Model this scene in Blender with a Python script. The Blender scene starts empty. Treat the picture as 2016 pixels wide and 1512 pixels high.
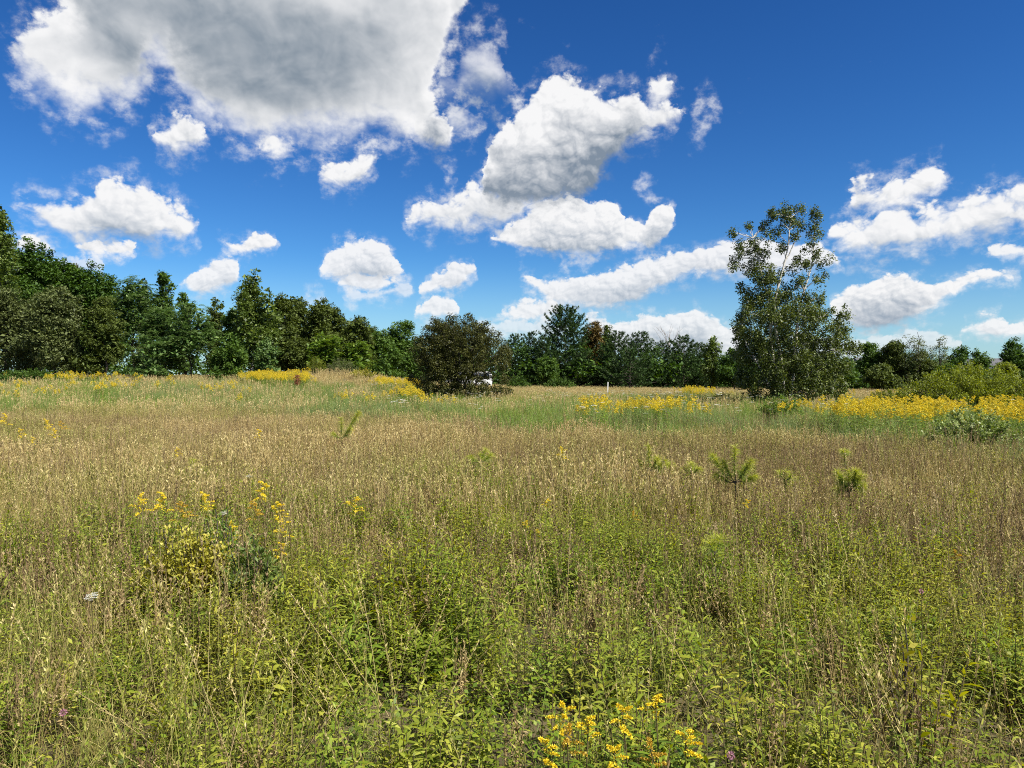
import bpy, math
import numpy as np
from mathutils import Vector

R = math.radians
sc = bpy.context.scene
COL = sc.collection

# ----------------------------------------------------------------------------
# camera, sky, sun, exposure
# ----------------------------------------------------------------------------
EYE = 1.70          # eye height of the photographer, metres
FPX = 1514.0        # focal length in pixels of the 2016-pixel wide photograph
HOR = 745.0         # row of the horizon
cam_d = bpy.data.cameras.new('camera')
cam = bpy.data.objects.new('camera', cam_d)
COL.objects.link(cam)
cam_d.sensor_width = 36.0
cam_d.lens = 36.0 * FPX / 2016.0
cam_d.clip_start = 0.05
cam_d.clip_end = 6000.0
PITCH = math.atan((756.0 - HOR) / FPX)
cam.location = (0, 0, EYE)
cam.rotation_euler = (R(90) - PITCH, 0, 0)
sc.camera = cam

SUN_EL, SUN_AZ = R(50), R(124)      # azimuth clockwise from the view direction
sdir = Vector((math.sin(SUN_AZ) * math.cos(SUN_EL), math.cos(SUN_AZ) * math.cos(SUN_EL), math.sin(SUN_EL)))
sun_d = bpy.data.lights.new('sun', 'SUN')
sun_d.energy = 5.0
sun_d.angle = R(0.53)
sun_d.color = (1.0, 0.95, 0.86)
sun = bpy.data.objects.new('sun', sun_d)
sun.rotation_euler = sdir.to_track_quat('Z', 'Y').to_euler()
sun.location = sdir * 200
COL.objects.link(sun)

vs = sc.view_settings
vs.view_transform = 'Standard'
vs.look = 'None'
vs.exposure = 0.9
vs.gamma = 1.0
vs.use_curve_mapping = False
sc.render.engine = 'CYCLES'
cy = sc.cycles
cy.max_bounces = 5
cy.diffuse_bounces = 3
cy.glossy_bounces = 2
cy.transmission_bounces = 3
cy.transparent_max_bounces = 8
cy.use_denoising = False
cy.filter_width = 1.05
cy.sample_clamp_indirect = 6.0
cy.use_adaptive_sampling = False


def at(px, py, d):
    """world point seen at pixel (px, py) of the photograph at forward distance d"""
    return np.array([(px - 1008.0) / FPX * d, d, EYE + (HOR - py) / FPX * d])


def azel(px, py):
    v = at(px, py, 1.0) - np.array([0, 0, EYE])
    return math.atan2(v[0], v[1]), math.asin(v[2] / np.linalg.norm(v))


# cloud outlines: (x, top row, bottom row) runs, one list of clouds per layer
CLOUDS = [
    [  # the big near cloud, its torn edge, one far puff
        [(10, 122, 130), (50, 65, 150), (95, 42, 185), (140, 0, 210), (170, -60, 222), (215, -110, 230), (255, -120, 205), (288, -130, 165),
         (303, -130, 125), (320, -130, 118), (345, -130, 135), (372, -130, 185), (405, -130, 222), (450, -130, 250), (520, -130, 272), (600, -130, 278), (690, -130, 262),
         (760, -120, 252), (800, -110, 258), (826, -100, 262), (846, -90, 215), (862, -85, 140), (882, -75, 88), (900, -60, 62), (912, -30, 20)],
        [(1279, 160, 172), (1296, 148, 188), (1321, 160, 172)],
    ],
    [
        [(308, 258, 275), (335, 240, 290), (365, 237, 294), (390, 250, 290), (412, 262, 268)],
        [(518, 284, 292), (545, 276, 304), (572, 284, 292)],
        [(632, 330, 345), (660, 322, 362), (690, 318, 366), (715, 303, 350), (737, 294, 330), (746, 303, 315)],
        [(806, 215, 262), (830, 188, 276), (852, 192, 286), (872, 218, 282), (890, 250, 268)],
        [(953, 335, 388), (966, 285, 404), (1000, 235, 413), (1030, 205, 416), (1065, 185, 414), (1097, 163, 404), (1150, 174, 385),
         (1190, 198, 332), (1225, 195, 292), (1252, 184, 275), (1285, 212, 262), (1312, 204, 248), (1337, 226, 238)],
        [(1652, 398, 418), (1672, 354, 422), (1692, 370, 420), (1725, 376, 412), (1780, 356, 405), (1825, 337, 385), (1852, 350, 360)],
    ],
    [
        [(26, 398, 412), (60, 394, 436), (110, 400, 456), (150, 394, 468), (178, 384, 472), (205, 357, 475), (260, 360, 474), (300, 374, 466),
         (318, 400, 466), (350, 405, 465), (377, 425, 460), (394, 436, 442)],
        [(803, 426, 438), (850, 400, 444), (900, 386, 441), (937, 371, 436), (980, 380, 434), (1040, 390, 432), (1085, 398, 422), (1110, 402, 412)],
        [(1632, 458, 470), (1680, 440, 489), (1740, 424, 491), (1820, 420, 485), (1850, 412, 466), (1900, 400, 462), (1960, 374, 462), (2000, 378, 450), (2060, 395, 440)],
    ],
    [
        [(-40, 470, 490), (30, 470, 492), (60, 462, 494), (92, 475, 490), (104, 484, 488)],
        [(146, 490, 498), (190, 479, 511), (262, 477, 511), (272, 488, 500)],
        [(428, 464, 470), (452, 470, 490), (482, 475, 499), (512, 457, 499), (538, 468, 488)],
        [(962, 460, 470), (1000, 441, 476), (1040, 428, 490), (1078, 401, 497), (1130, 389, 497), (1195, 394, 490), (1216, 402, 490), (1228, 440, 488),
         (1256, 440, 488), (1277, 400, 491), (1300, 398, 478), (1323, 400, 430)],
        [(1638, 594, 630), (1680, 562, 645), (1722, 544, 646), (1780, 536, 632), (1830, 553, 612), (1872, 550, 578), (1905, 543, 556), (1960, 538, 552), (2000, 536, 550)],
    ],
    [
        [(627, 516, 530), (660, 484, 540), (722, 461, 545), (758, 474, 548), (786, 524, 552)],
        [(368, 548, 560), (400, 514, 576), (450, 508, 572), (474, 515, 555)],
        [(827, 562, 581), (840, 552, 580), (862, 534, 575), (902, 515, 570), (932, 522, 545)],
        [(1022, 534, 545), (1075, 552, 592), (1130, 545, 606), (1200, 534, 606), (1260, 510, 590), (1320, 503, 560), (1380, 494, 546), (1445, 478, 541), (1500, 470, 530), (1560, 480, 528), (1640, 492, 527), (1656, 505, 518)],
        [(1952, 494, 506), (1985, 484, 513), (2060, 484, 512)],
    ],
    [
        [(665, 548, 560), (700, 535, 572), (745, 535, 574), (776, 548, 566)],
        [(818, 612, 625), (850, 590, 629), (880, 585, 629), (898, 600, 625)],
        [(982, 614, 626), (1025, 594, 630), (1070, 588, 630), (1100, 592, 618)],
        [(1146, 622, 645), (1170, 618, 655), (1200, 640, 690), (1260, 621, 700), (1330, 626, 700), (1362, 606, 700), (1402, 626, 700), (1430, 640, 700), (1460, 660, 690)],
        [(1896, 640, 648), (1932, 618, 662), (1966, 613, 662), (1978, 640, 660), (2060, 630, 660)],
    ],
    [
        [(-40, 500, 560), (100, 520, 560), (180, 508, 545), (205, 520, 535)],
        [(684, 584, 596), (712, 574, 600), (760, 570, 590), (800, 556, 585), (815, 570, 580)],
        [(940, 640, 665), (1010, 632, 665), (1090, 636, 665), (1120, 645, 660)],
        [(1560, 665, 700), (1680, 668, 710), (1750, 660, 700), (1812, 638, 690), (1850, 650, 690), (1900, 668, 690)],
    ],
    [  # torn shreds beside the big cloud
        [(862, 170, 190), (890, 150, 197), (918, 108, 196), (945, 78, 202), (975, 80, 202), (1000, 128, 182)],
        [(1362, 222, 228), (1385, 216, 234), (1402, 224, 228)],
    ],
    [
        [(868, 238, 252), (900, 216, 278), (928, 226, 270), (950, 240, 250)],
        [(1252, 366, 374), (1266, 362, 382), (1280, 370, 378)],
        [(1100, 484, 500), (1130, 480, 506), (1180, 486, 500)],
    ],
    [
        [(596, 585, 604), (620, 572, 604), (648, 585, 604)],
        [(872, 352, 358), (884, 346, 364), (896, 352, 358)],
        [(1000, 226, 236), (1012, 206, 238), (1022, 214, 226)],
    ],
]


SKY_TINT = (0.86, 0.98, 1.22, 1)     # clear, deep late-summer blue


def build_world():
    w = bpy.data.worlds.new('World')
    sc.world = w
    w.use_nodes = True
    nt = w.node_tree
    nt.nodes.clear()
    N, L = nt.nodes, nt.links

    def node(t, **k):
        n = N.new(t)
        for a, b in k.items():
            setattr(n, a, b)
        return n

    def put(sock, v):
        if isinstance(v, bpy.types.NodeSocket):
            L.new(v, sock)
        else:
            sock.default_value = v

    def M(op, a, b=0.0, c=0.0, clamp=False):
        n = node('ShaderNodeMath', operation=op, use_clamp=clamp)
        put(n.inputs[0], a)
        put(n.inputs[1], b)
        put(n.inputs[2], c)
        return n.outputs[0]

    def ss(lo, hi, v):
        n = node('ShaderNodeMapRange', interpolation_type='SMOOTHSTEP')
        put(n.inputs['Value'], v)
        put(n.inputs['From Min'], lo)
        put(n.inputs['From Max'], hi)
        return n.outputs['Result']

    def mixc(f, a, b):
        n = node('ShaderNodeMix', data_type='RGBA')
        put(n.inputs[0], f)
        put(n.inputs[6], a)
        put(n.inputs[7], b)
        return n.outputs[2]

    def noise(vec, scale, detail, rough=0.55, out='Fac', lac=2.0):
        n = node('ShaderNodeTexNoise')
        put(n.inputs['Vector'], vec)
        n.inputs['Scale'].default_value = scale
        n.inputs['Detail'].default_value = detail
        n.inputs['Roughness'].default_value = rough
        n.inputs['Lacunarity'].default_value = lac
        return n.outputs[out]

    tc = node('ShaderNodeTexCoord')
    sep = node('ShaderNodeSeparateXYZ')
    L.new(tc.outputs['Generated'], sep.inputs[0])
    x, y, z = sep.outputs
    az = M('ARCTAN2', x, y)
    el = M('ARCSINE', z)
    comb = node('ShaderNodeCombineXYZ')
    put(comb.inputs[0], az)
    put(comb.inputs[1], M('MULTIPLY', el, 1.25))
    P = comb.outputs[0]
    # turbulent displacement of the outlines, coarse and fine
    def shifted(dx, dy):
        n = node('ShaderNodeVectorMath', operation='ADD')
        put(n.inputs[0], P)
        n.inputs[1].default_value = (dx, dy, 0.0)
        return n.outputs[0]
    w1 = node('ShaderNodeSeparateXYZ')
    put(w1.inputs[0], noise(P, 13.0, 7.0, 0.62, 'Color'))
    amp = M('ADD', 0.016, M('MULTIPLY', el, 0.05))
    wu = M('MULTIPLY', M('SUBTRACT', w1.outputs[0], 0.5), M('MULTIPLY', amp, 2.2))
    wv = M('MULTIPLY', M('SUBTRACT', w1.outputs[1], 0.5), M('MULTIPLY', amp, 1.6))
    u = M('ADD', az, wu)
    v = M('ADD', el, wv)
    t01 = M('MULTIPLY_ADD', u, 1.0 / 1.6, 0.5)
    fine = noise(P, 40.0, 7.0, 0.60)
    soft_light = noise(shifted(3.1, 1.7), 6.5, 3.0, 0.45)

    def puffs(scale, dx, dy, seed):
        """rounded cauliflower heads: fractal cell distance, bright at the middle of each head"""
        vv = node('ShaderNodeVectorMath', operation='ADD')
        put(vv.inputs[0], P)
        vv.inputs[1].default_value = (dx + seed, dy, 0.0)
        wn = node('ShaderNodeTexNoise')
        put(wn.inputs['Vector'], vv.outputs[0])
        wn.inputs['Scale'].default_value = scale * 0.9
        wn.inputs['Detail'].default_value = 4.0
        mm = node('ShaderNodeVectorMath', operation='MULTIPLY_ADD')
        put(mm.inputs[0], wn.outputs['Color'])
        mm.inputs[1].default_value = (0.9 / scale, 0.9 / scale, 0.0)
        put(mm.inputs[2], vv.outputs[0])
        vo = node('ShaderNodeTexVoronoi', voronoi_dimensions='2D', feature='F1')
        vo.normalize = True
        put(vo.inputs['Vector'], mm.outputs[0])
        vo.inputs['Scale'].default_value = scale
        vo.inputs['Detail'].default_value = 3.0
        vo.inputs['Roughness'].default_value = 0.55
        vo.inputs['Lacunarity'].default_value = 2.1
        return M('SUBTRACT', 1.0, M('MULTIPLY', vo.outputs['Distance'], 1.6))
    PUFF = {}
    for key, scale in (('near', 13.0), ('mid', 24.0), ('far', 40.0)):
        h0 = puffs(scale, 0.0, 0.0, 0.0)
        h1 = puffs(scale, 0.10 / scale, 0.16 / scale, 0.0)
        PUFF[key] = (h0, M('SUBTRACT', h0, h1))

    sky = node('ShaderNodeTexSky')
    sky.sky_type = 'NISHITA'
    sky.sun_disc = False
    sky.sun_elevation = SUN_EL
    sky.sun_rotation = SUN_AZ
    sky.altitude = 100
    sky.air_density = 1.0
    sky.dust_density = 0.0
    sky.ozone_density = 2.0
    hs = node('ShaderNodeHueSaturation')
    hs.inputs['Saturation'].default_value = 1.22
    hs.inputs['Value'].default_value = 1.0
    L.new(sky.outputs[0], hs.inputs['Color'])
    tn = node('ShaderNodeMix', data_type='RGBA', blend_type='MULTIPLY')
    tn.inputs[0].default_value = 1.0
    put(tn.inputs[6], hs.outputs[0])
    tn.inputs[7].default_value = SKY_TINT
    # the photograph's contrasty sky: gamma about a mid level, then back to sky units
    def scaled(c, k):
        q = node('ShaderNodeMix', data_type='RGBA', blend_type='MULTIPLY')
        q.inputs[0].default_value = 1.0
        put(q.inputs[6], c)
        q.inputs[7].default_value = k
        return q.outputs[2]
    gm = node('ShaderNodeGamma')
    gm.inputs[1].default_value = 1.29
    put(gm.inputs[0], scaled(tn.outputs[2], (0.0962, 0.0962, 0.0962, 1)))
    colour = scaled(gm.outputs[0], (0.856 / 0.0962, 1.135 / 0.0962, 1.115 / 0.0962, 1))

    colour = mixc(M('MULTIPLY', M('SUBTRACT', 1.0, ss(0.0, 0.16, el)), 0.55), colour, (4.6, 6.6, 8.3, 1))
    clear_sky = colour
    E0 = -0.06
    ES = 0.80
    for li, layer in reversed(list(enumerate(CLOUDS))):
        tp, bt = [], []
        for cl in layer:
            px = np.array([c[0] for c in cl], float)
            for k in range(len(cl)):
                a, e1 = azel(cl[k][0], cl[k][1])
                _, e2 = azel(cl[k][0], cl[k][2])
                tp.append((a, e1))
                bt.append((a, e2))
            for k, dxp in ((0, -18), (-1, 18)):
                a, e1 = azel(cl[k][0] + dxp, (cl[k][1] + cl[k][2]) / 2)
                tp.append((a, e1 - 0.050))
                bt.append((a, e1 + 0.050))
        def samp(pts):
            pts = sorted(pts)
            return np.array([p[0] for p in pts]), np.array([p[1] for p in pts])
        outs = []
        for pts in (tp, bt):
            xs, es = samp(pts)
            fc = node('ShaderNodeFloatCurve')
            cm = fc.mapping
            cm.use_clip = True
            c = cm.curves[0]
            tt = (xs / 1.6 + 0.5)
            vv = (es - E0) / ES
            c.points[0].location = (0.0, float(vv[0]))
            c.points[1].location = (1.0, float(vv[-1]))
            for a, b in zip(tt, vv):
                if 0.001 < a < 0.999:
                    c.points.new(float(a), float(min(max(b, 0), 1)))
            for p in c.points:
                p.handle_type = 'VECTOR'
            cm.update()
            put(fc.inputs['Value'], t01)
            outs.append(M('MULTIPLY_ADD', fc.outputs[0], ES, E0))
        top, bot = outs
        dtop = M('SUBTRACT', top, v)
        dbot = M('SUBTRACT', v, bot)
        d = M('MINIMUM', dtop, dbot)
        thick = M('SUBTRACT', top, bot)
        key = 'near' if li in (0, 7) else 'mid' if li in (1, 2, 8, 9) else 'far'
        puff, relief = PUFF[key]
        amp_p = {'near': 0.050, 'mid': 0.030, 'far': 0.016}[key]
        wisp = li in (7, 8, 9)
        edge = M('ADD', d, M('ADD', M('MULTIPLY', M('SUBTRACT', puff, 0.40), amp_p), M('MULTIPLY', M('SUBTRACT', fine, 0.5), amp_p * 0.75)))
        rel = M('DIVIDE', dbot, M('MAXIMUM', thick, 0.004), clamp=True)
        base_soft = {'near': 0.016, 'mid': 0.009, 'far': 0.0055}[key]
        soft = M('MULTIPLY', base_soft, M('SUBTRACT', 2.2, M('MULTIPLY', rel, 1.5)))
        alpha = ss(M('MULTIPLY', soft, -0.35), M('MULTIPLY', soft, 2.6 if wisp else 1.0), edge)
        alpha = M('MULTIPLY', alpha, {4: 0.94, 5: 0.92, 6: 0.62, 7: 0.80, 8: 0.72, 9: 0.65}.get(li, 0.99))
        veil = M('MULTIPLY', ss(amp_p * -0.85, amp_p * 0.35, M('ADD', d, M('MULTIPLY', M('SUBTRACT', fine, 0.5), amp_p * 2.0))), ss(0.40, 0.68, fine))
        alpha = M('MAXIMUM', alpha, M('MULTIPLY', veil, 0.60))
        # light: rims and tops white, the thick undersides grey
        sl = M('SUBTRACT', soft_light, 0.5)
        if li == 0:
            sd = ss(-0.010, 0.060, M('ADD', d, M('MULTIPLY', sl, 0.07)))
            rightness = ss(-0.27, -0.06, M('ADD', u, M('MULTIPLY', sl, 0.55)))
            upness = ss(0.375, 0.52, M('ADD', v, M('MULTIPLY', sl, 0.40)))
            leftness = M('SUBTRACT', 1.0, ss(-0.60, -0.42, M('ADD', u, M('MULTIPLY', sl, 0.3))))
            lit = M('MAXIMUM', M('MAXIMUM', rightness, upness), leftness)
            dark = M('MULTIPLY', sd, M('SUBTRACT', M('ADD', 0.86, M('MULTIPLY', sl, 0.5)), M('MULTIPLY', 0.66, lit)))
            dark = M('SUBTRACT', dark, M('MULTIPLY', relief, 0.42), clamp=True)
            grey = (2.2, 2.8, 3.45, 1)
        else:
            low = M('SUBTRACT', 1.0, ss(0.08, 0.92, M('ADD', rel, M('ADD', M('MULTIPLY', sl, 0.7), M('MULTIPLY', M('SUBTRACT', puff, 0.5), 0.35)))))
            dark = M('MULTIPLY', low, ss(0.008, 0.075, thick))
            dark = M('ADD', dark, M('MULTIPLY', sl, -0.25))
            dark = M('SUBTRACT', dark, M('MULTIPLY', relief, 0.70), clamp=True)
            grey = (2.3, 2.9, 3.7, 1) if li == 1 else (3.6, 4.3, 5.2, 1)
        white = (9.7, 9.7, 9.75, 1)
        ccol = mixc(dark, white, grey)
        colour = mixc(alpha, colour, ccol)

    # the same broken cumulus round the rest of the sky, outside the photographed part
    comb2 = node('ShaderNodeCombineXYZ')
    zz = M('ADD', M('MAXIMUM', z, 0.0), 0.12)
    put(comb2.inputs[0], M('DIVIDE', x, zz))
    put(comb2.inputs[1], M('DIVIDE', y, zz))
    gen = noise(comb2.outputs[0], 0.9, 8.0, 0.55)
    away = M('MAXIMUM', ss(0.66, 0.76, M('ABSOLUTE', az)), ss(0.55, 0.62, el))
    a2 = M('MULTIPLY', M('MULTIPLY', ss(0.505, 0.585, gen), away), ss(0.0, 0.06, el))
    c2 = mixc(ss(0.585, 0.78, gen), (9.0, 9.0, 9.2, 1), (4.0, 4.5, 5.2, 1))
    bg = []
    for c in (mixc(a2, clear_sky, c2), mixc(a2, colour, c2)):
        n = node('ShaderNodeBackground')
        n.inputs['Strength'].default_value = 0.0520
        put(n.inputs['Color'], c)
        bg.append(n)
    # the detailed clouds are only worked out for the part of the sky they stand in
    inside = M('MULTIPLY', M('LESS_THAN', M('ABSOLUTE', az), 0.78), M('MULTIPLY', M('LESS_THAN', el, 0.64), M('GREATER_THAN', el, -0.02)))
    mx = node('ShaderNodeMixShader')
    put(mx.inputs[0], inside)
    L.new(bg[0].outputs[0], mx.inputs[1])
    L.new(bg[1].outputs[0], mx.inputs[2])
    out = node('ShaderNodeOutputWorld')
    L.new(mx.outputs[0], out.inputs['Surface'])
    w.cycles.sampling_method = 'MANUAL'
    w.cycles.sample_map_resolution = 512


build_world()

# ----------------------------------------------------------------------------
# helpers
# ----------------------------------------------------------------------------
def sstep(a, b, t):
    t = np.clip((np.asarray(t, float) - a) / (b - a), 0, 1)
    return t * t * (3 - 2 * t)


_hash = np.random.default_rng(5).random((256, 256))


def vnoise(x, y, s=1.0, off=0.0):
    x = np.asarray(x, float) / s + off * 7.3
    y = np.asarray(y, float) / s + off * 3.1
    xi = np.floor(x).astype(int)
    yi = np.floor(y).astype(int)
    fx, fy = x - xi, y - yi
    fx = fx * fx * (3 - 2 * fx)
    fy = fy * fy * (3 - 2 * fy)
    h = lambda a, b: _hash[a % 256, b % 256]
    return (h(xi, yi) * (1 - fx) + h(xi + 1, yi) * fx) * (1 - fy) + (h(xi, yi + 1) * (1 - fx) + h(xi + 1, yi + 1) * fx) * fy


def fbm(x, y, s, off=0.0):
    return 0.55 * vnoise(x, y, s, off) + 0.3 * vnoise(x, y, s * 0.45, off + 1) + 0.15 * vnoise(x, y, s * 0.2, off + 2)


def ground(x, y):
    x = np.asarray(x, float)
    y = np.asarray(y, float)
    z = 1.15 * sstep(24, 66, y) * sstep(6, -22, x)
    z = z + 0.85 * np.exp(-((x + 15.0) / 5.0) ** 2 - ((y - 66) / 6.0) ** 2)
    z = z - 0.25 * sstep(35, 90, y) * sstep(5, 25, x)
    z = z + 0.10 * (vnoise(x, y, 3.5) - 0.5) + 0.04 * (vnoise(x, y, 1.1, 3) - 0.5)
    return z


def tag(o, label=None, cat=None, group=None, kind=None):
    if label:
        o['label'] = label
    if cat:
        o['category'] = cat
    if group:
        o['group'] = group
    if kind:
        o['kind'] = kind
    return o


def empty(name, loc, rz=0.0):
    o = bpy.data.objects.new(name, None)
    o.empty_display_size = 0.2
    o.location = [float(c) for c in loc]
    o.rotation_euler = (0, 0, rz)
    COL.objects.link(o)
    return o


def link(name, me, parent=None, loc=None):
    o = bpy.data.objects.new(name, me)
    COL.objects.link(o)
    if parent is not None:
        o.parent = parent
    if loc is not None:
        o.location = [float(c) for c in loc]
    return o


class MB:
    """collects quads and triangles with a material index and a shade value per face"""
    def __init__(self):
        self.v, self.q, self.m, self.s = [], [], [], []
        self.n = 0

    def add(self, verts, quads, mat=0, shade=0.5):
        verts = np.asarray(verts, float).reshape(-1, 3)
        quads = np.asarray(quads, int)
        if len(quads) == 0:
            return
        self.v.append(verts)
        if quads.shape[1] == 3:
            quads = np.concatenate([quads, np.full((len(quads), 1), -1)], 1)
            quads = np.where(quads < 0, -1, quads + self.n)
        else:
            quads = quads + self.n
        self.q.append(quads)
        self.m.append(np.full(len(quads), mat, int))
        self.s.append(np.broadcast_to(np.asarray(shade, float), (len(quads),)).copy())
        self.n += len(verts)

    def tube(self, pts, rad, sides=6, mat=0, shade=0.5, cap=False):
        pts = np.asarray(pts, float)
        rad = np.broadcast_to(np.asarray(rad, float), (len(pts),))
        t = np.gradient(pts, axis=0)
        t /= np.linalg.norm(t, axis=1)[:, None] + 1e-9
        ref = np.array([1.0, 0.13, 0.07]) if abs(t[0][0]) < 0.8 else np.array([0.1, 1.0, 0.05])
        a = np.cross(t, ref)
        a /= np.linalg.norm(a, axis=1)[:, None] + 1e-9
        b = np.cross(t, a)
        th = np.arange(sides) / sides * 2 * np.pi
        ring = pts[:, None, :] + rad[:, None, None] * (np.cos(th)[None, :, None] * a[:, None, :] + np.sin(th)[None, :, None] * b[:, None, :])
        n = len(pts)
        i = np.arange(n - 1)[:, None] * sides
        j = np.arange(sides)[None, :]
        k = (j + 1) % sides
        q = np.stack([i + j, i + k, i + sides + k, i + sides + j], -1).reshape(-1, 4)
        self.add(ring, q, mat, shade)
        if cap:
            c = len(pts) * sides
            vv = np.concatenate([ring[-1], pts[-1:]])
            self.add(vv, np.stack([np.arange(sides), (np.arange(sides) + 1) % sides, np.full(sides, sides)], 1), mat, shade)

    def rhombs(self, P, D, U, Ln, Wd, mat=0, shade=0.5, fold=0.0):
        """flat leaf rhombs: base point, direction, side vector hint"""
        P = np.asarray(P, float)
        n = len(P)
        D = D / (np.linalg.norm(D, axis=1)[:, None] + 1e-9)
        S = np.cross(D, U)
        S /= np.linalg.norm(S, axis=1)[:, None] + 1e-9
        Ln = np.broadcast_to(np.asarray(Ln, float), (n,))[:, None]
        Wd = np.broadcast_to(np.asarray(Wd, float), (n,))[:, None]
        mid = P + D * Ln * 0.45
        V = np.stack([P, mid + S * Wd * 0.5, P + D * Ln, mid - S * Wd * 0.5], 1).reshape(-1, 3)
        q = np.arange(n)[:, None] * 4 + np.arange(4)[None, :]
        self.add(V, q, mat, shade)

    def blades(self, P, D, S, Ln, Wd, bend, segs=3, mat=0, shade=0.5, prof=None, bdir=None):
        """curved strips (grass blades, long leaves): all vectorised; bend pushes along bdir with the square of the length"""
        P = np.asarray(P, float)
        n = len(P)
        D = D / (np.linalg.norm(D, axis=1)[:, None] + 1e-9)
        S = S / (np.linalg.norm(S, axis=1)[:, None] + 1e-9)
        Ln = np.broadcast_to(np.asarray(Ln, float), (n,))
        Wd = np.broadcast_to(np.asarray(Wd, float), (n,))
        t = np.linspace(0, 1, segs + 1)
        if prof is None:
            prof = np.maximum(1 - t ** 1.6, 0.02)
        prof = np.asarray(prof, float)
        c = P[:, None, :] + D[:, None, :] * (Ln[:, None] * t[None])[:, :, None] + np.asarray(bdir)[:, None, :] * (np.broadcast_to(bend, (n,))[:, None] * t[None] ** 2 * Ln[:, None])[:, :, None]
        wv = (Wd[:, None] * prof[None] * 0.5)[:, :, None] * S[:, None, :]
        V = np.stack([c - wv, c + wv], 2).reshape(-1, 3)
        base = np.arange(n)[:, None, None] * (2 * (segs + 1))
        k = np.arange(segs)[None, :, None] * 2
        q = (base + k + np.array([0, 1, 3, 2])[None, None, :]).reshape(-1, 4)
        sh = np.repeat(np.broadcast_to(np.asarray(shade, float), (n,)), segs)
        self.add(V, q, mat, sh)

    def box(self, c, s, mat=0, shade=0.5):
        c = np.asarray(c, float)
        s = np.asarray(s, float) / 2
        o = np.array([[-1, -1, -1], [1, -1, -1], [1, 1, -1], [-1, 1, -1], [-1, -1, 1], [1, -1, 1], [1, 1, 1], [-1, 1, 1]])
        self.add(c + o * s, [[0, 3, 2, 1], [4, 5, 6, 7], [0, 1, 5, 4], [1, 2, 6, 5], [2, 3, 7, 6], [3, 0, 4, 7]], mat, shade)

    def mesh(self, name, mats):
        v = np.concatenate(self.v)
        q = np.concatenate(self.q)
        m = np.concatenate(self.m)
        s = np.concatenate(self.s)
        tri = q[:, 3] < 0
        ln = np.where(tri, 3, 4)
        loops = q.reshape(-1)
        loops = loops[loops >= 0]
        me = bpy.data.meshes.new(name)
        me.vertices.add(len(v))
        me.vertices.foreach_set('co', v.astype(np.float32).ravel())
        me.loops.add(len(loops))
        me.loops.foreach_set('vertex_index', loops.astype(np.int32))
        me.polygons.add(len(q))
        st = np.concatenate([[0], np.cumsum(ln)[:-1]]).astype(np.int32)
        me.polygons.foreach_set('loop_start', st)
        me.polygons.foreach_set('material_index', m.astype(np.int32))
        for mt in mats:
            me.materials.append(mt)
        a = me.attributes.new('shade', 'FLOAT', 'FACE')
        a.data.foreach_set('value', s.astype(np.float32))
        me.update(calc_edges=True)
        me.validate()
        return me


# ----------------------------------------------------------------------------
# materials
# ----------------------------------------------------------------------------
_mats = {}


def leafmat(name, cols, trans=0.3, rough=0.5, tint=None, spec=0.35):
    """cols: dark..light leaf colours picked by the 'shade' attribute of each leaf;
    tint: second colour set blended in by the per-plant 'tint' attribute"""
    if name in _mats:
        return _mats[name]
    m = bpy.data.materials.new(name)
    m.use_nodes = True
    nt = m.node_tree
    N, L = nt.nodes, nt.links
    N.clear()
    at_ = N.new('ShaderNodeAttribute')
    at_.attribute_name = 'shade'

    def ramp(cs):
        r = N.new('ShaderNodeValToRGB')
        el = r.color_ramp.elements
        while len(el) < len(cs):
            el.new(0.5)
        for i, c in enumerate(cs):
            el[i].position = i / max(1, len(cs) - 1)
            el[i].color = (c[0], c[1], c[2], 1)
        L.new(at_.outputs['Fac'], r.inputs[0])
        return r.outputs[0]
    c = ramp(cols)
    if tint:
        c2 = ramp(tint)
        ai = N.new('ShaderNodeAttribute')
        ai.attribute_type = 'INSTANCER'
        ai.attribute_name = 'tint'
        mx = N.new('ShaderNodeMix')
        mx.data_type = 'RGBA'
        L.new(ai.outputs['Fac'], mx.inputs[0])
        L.new(c, mx.inputs[6])
        L.new(c2, mx.inputs[7])
        c = mx.outputs[2]
    p = N.new('ShaderNodeBsdfPrincipled')
    p.inputs['Roughness'].default_value = rough
    p.inputs['Specular IOR Level'].default_value = spec
    L.new(c, p.inputs['Base Color'])
    out = N.new('ShaderNodeOutputMaterial')
    if trans > 0:
        tr = N.new('ShaderNodeBsdfTranslucent')
        hs = N.new('ShaderNodeHueSaturation')
        hs.inputs['Saturation'].default_value = 1.15
        hs.inputs['Value'].default_value = 1.25
        hs.inputs['Hue'].default_value = 0.49
        L.new(c, hs.inputs['Color'])
        L.new(hs.outputs[0], tr.inputs['Color'])
        ms = N.new('ShaderNodeMixShader')
        ms.inputs[0].default_value = trans
        L.new(p.outputs[0], ms.inputs[1])
        L.new(tr.outputs[0], ms.inputs[2])
        L.new(ms.outputs[0], out.inputs['Surface'])
    else:
        L.new(p.outputs[0], out.inputs['Surface'])
    _mats[name] = m
    return m


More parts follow.
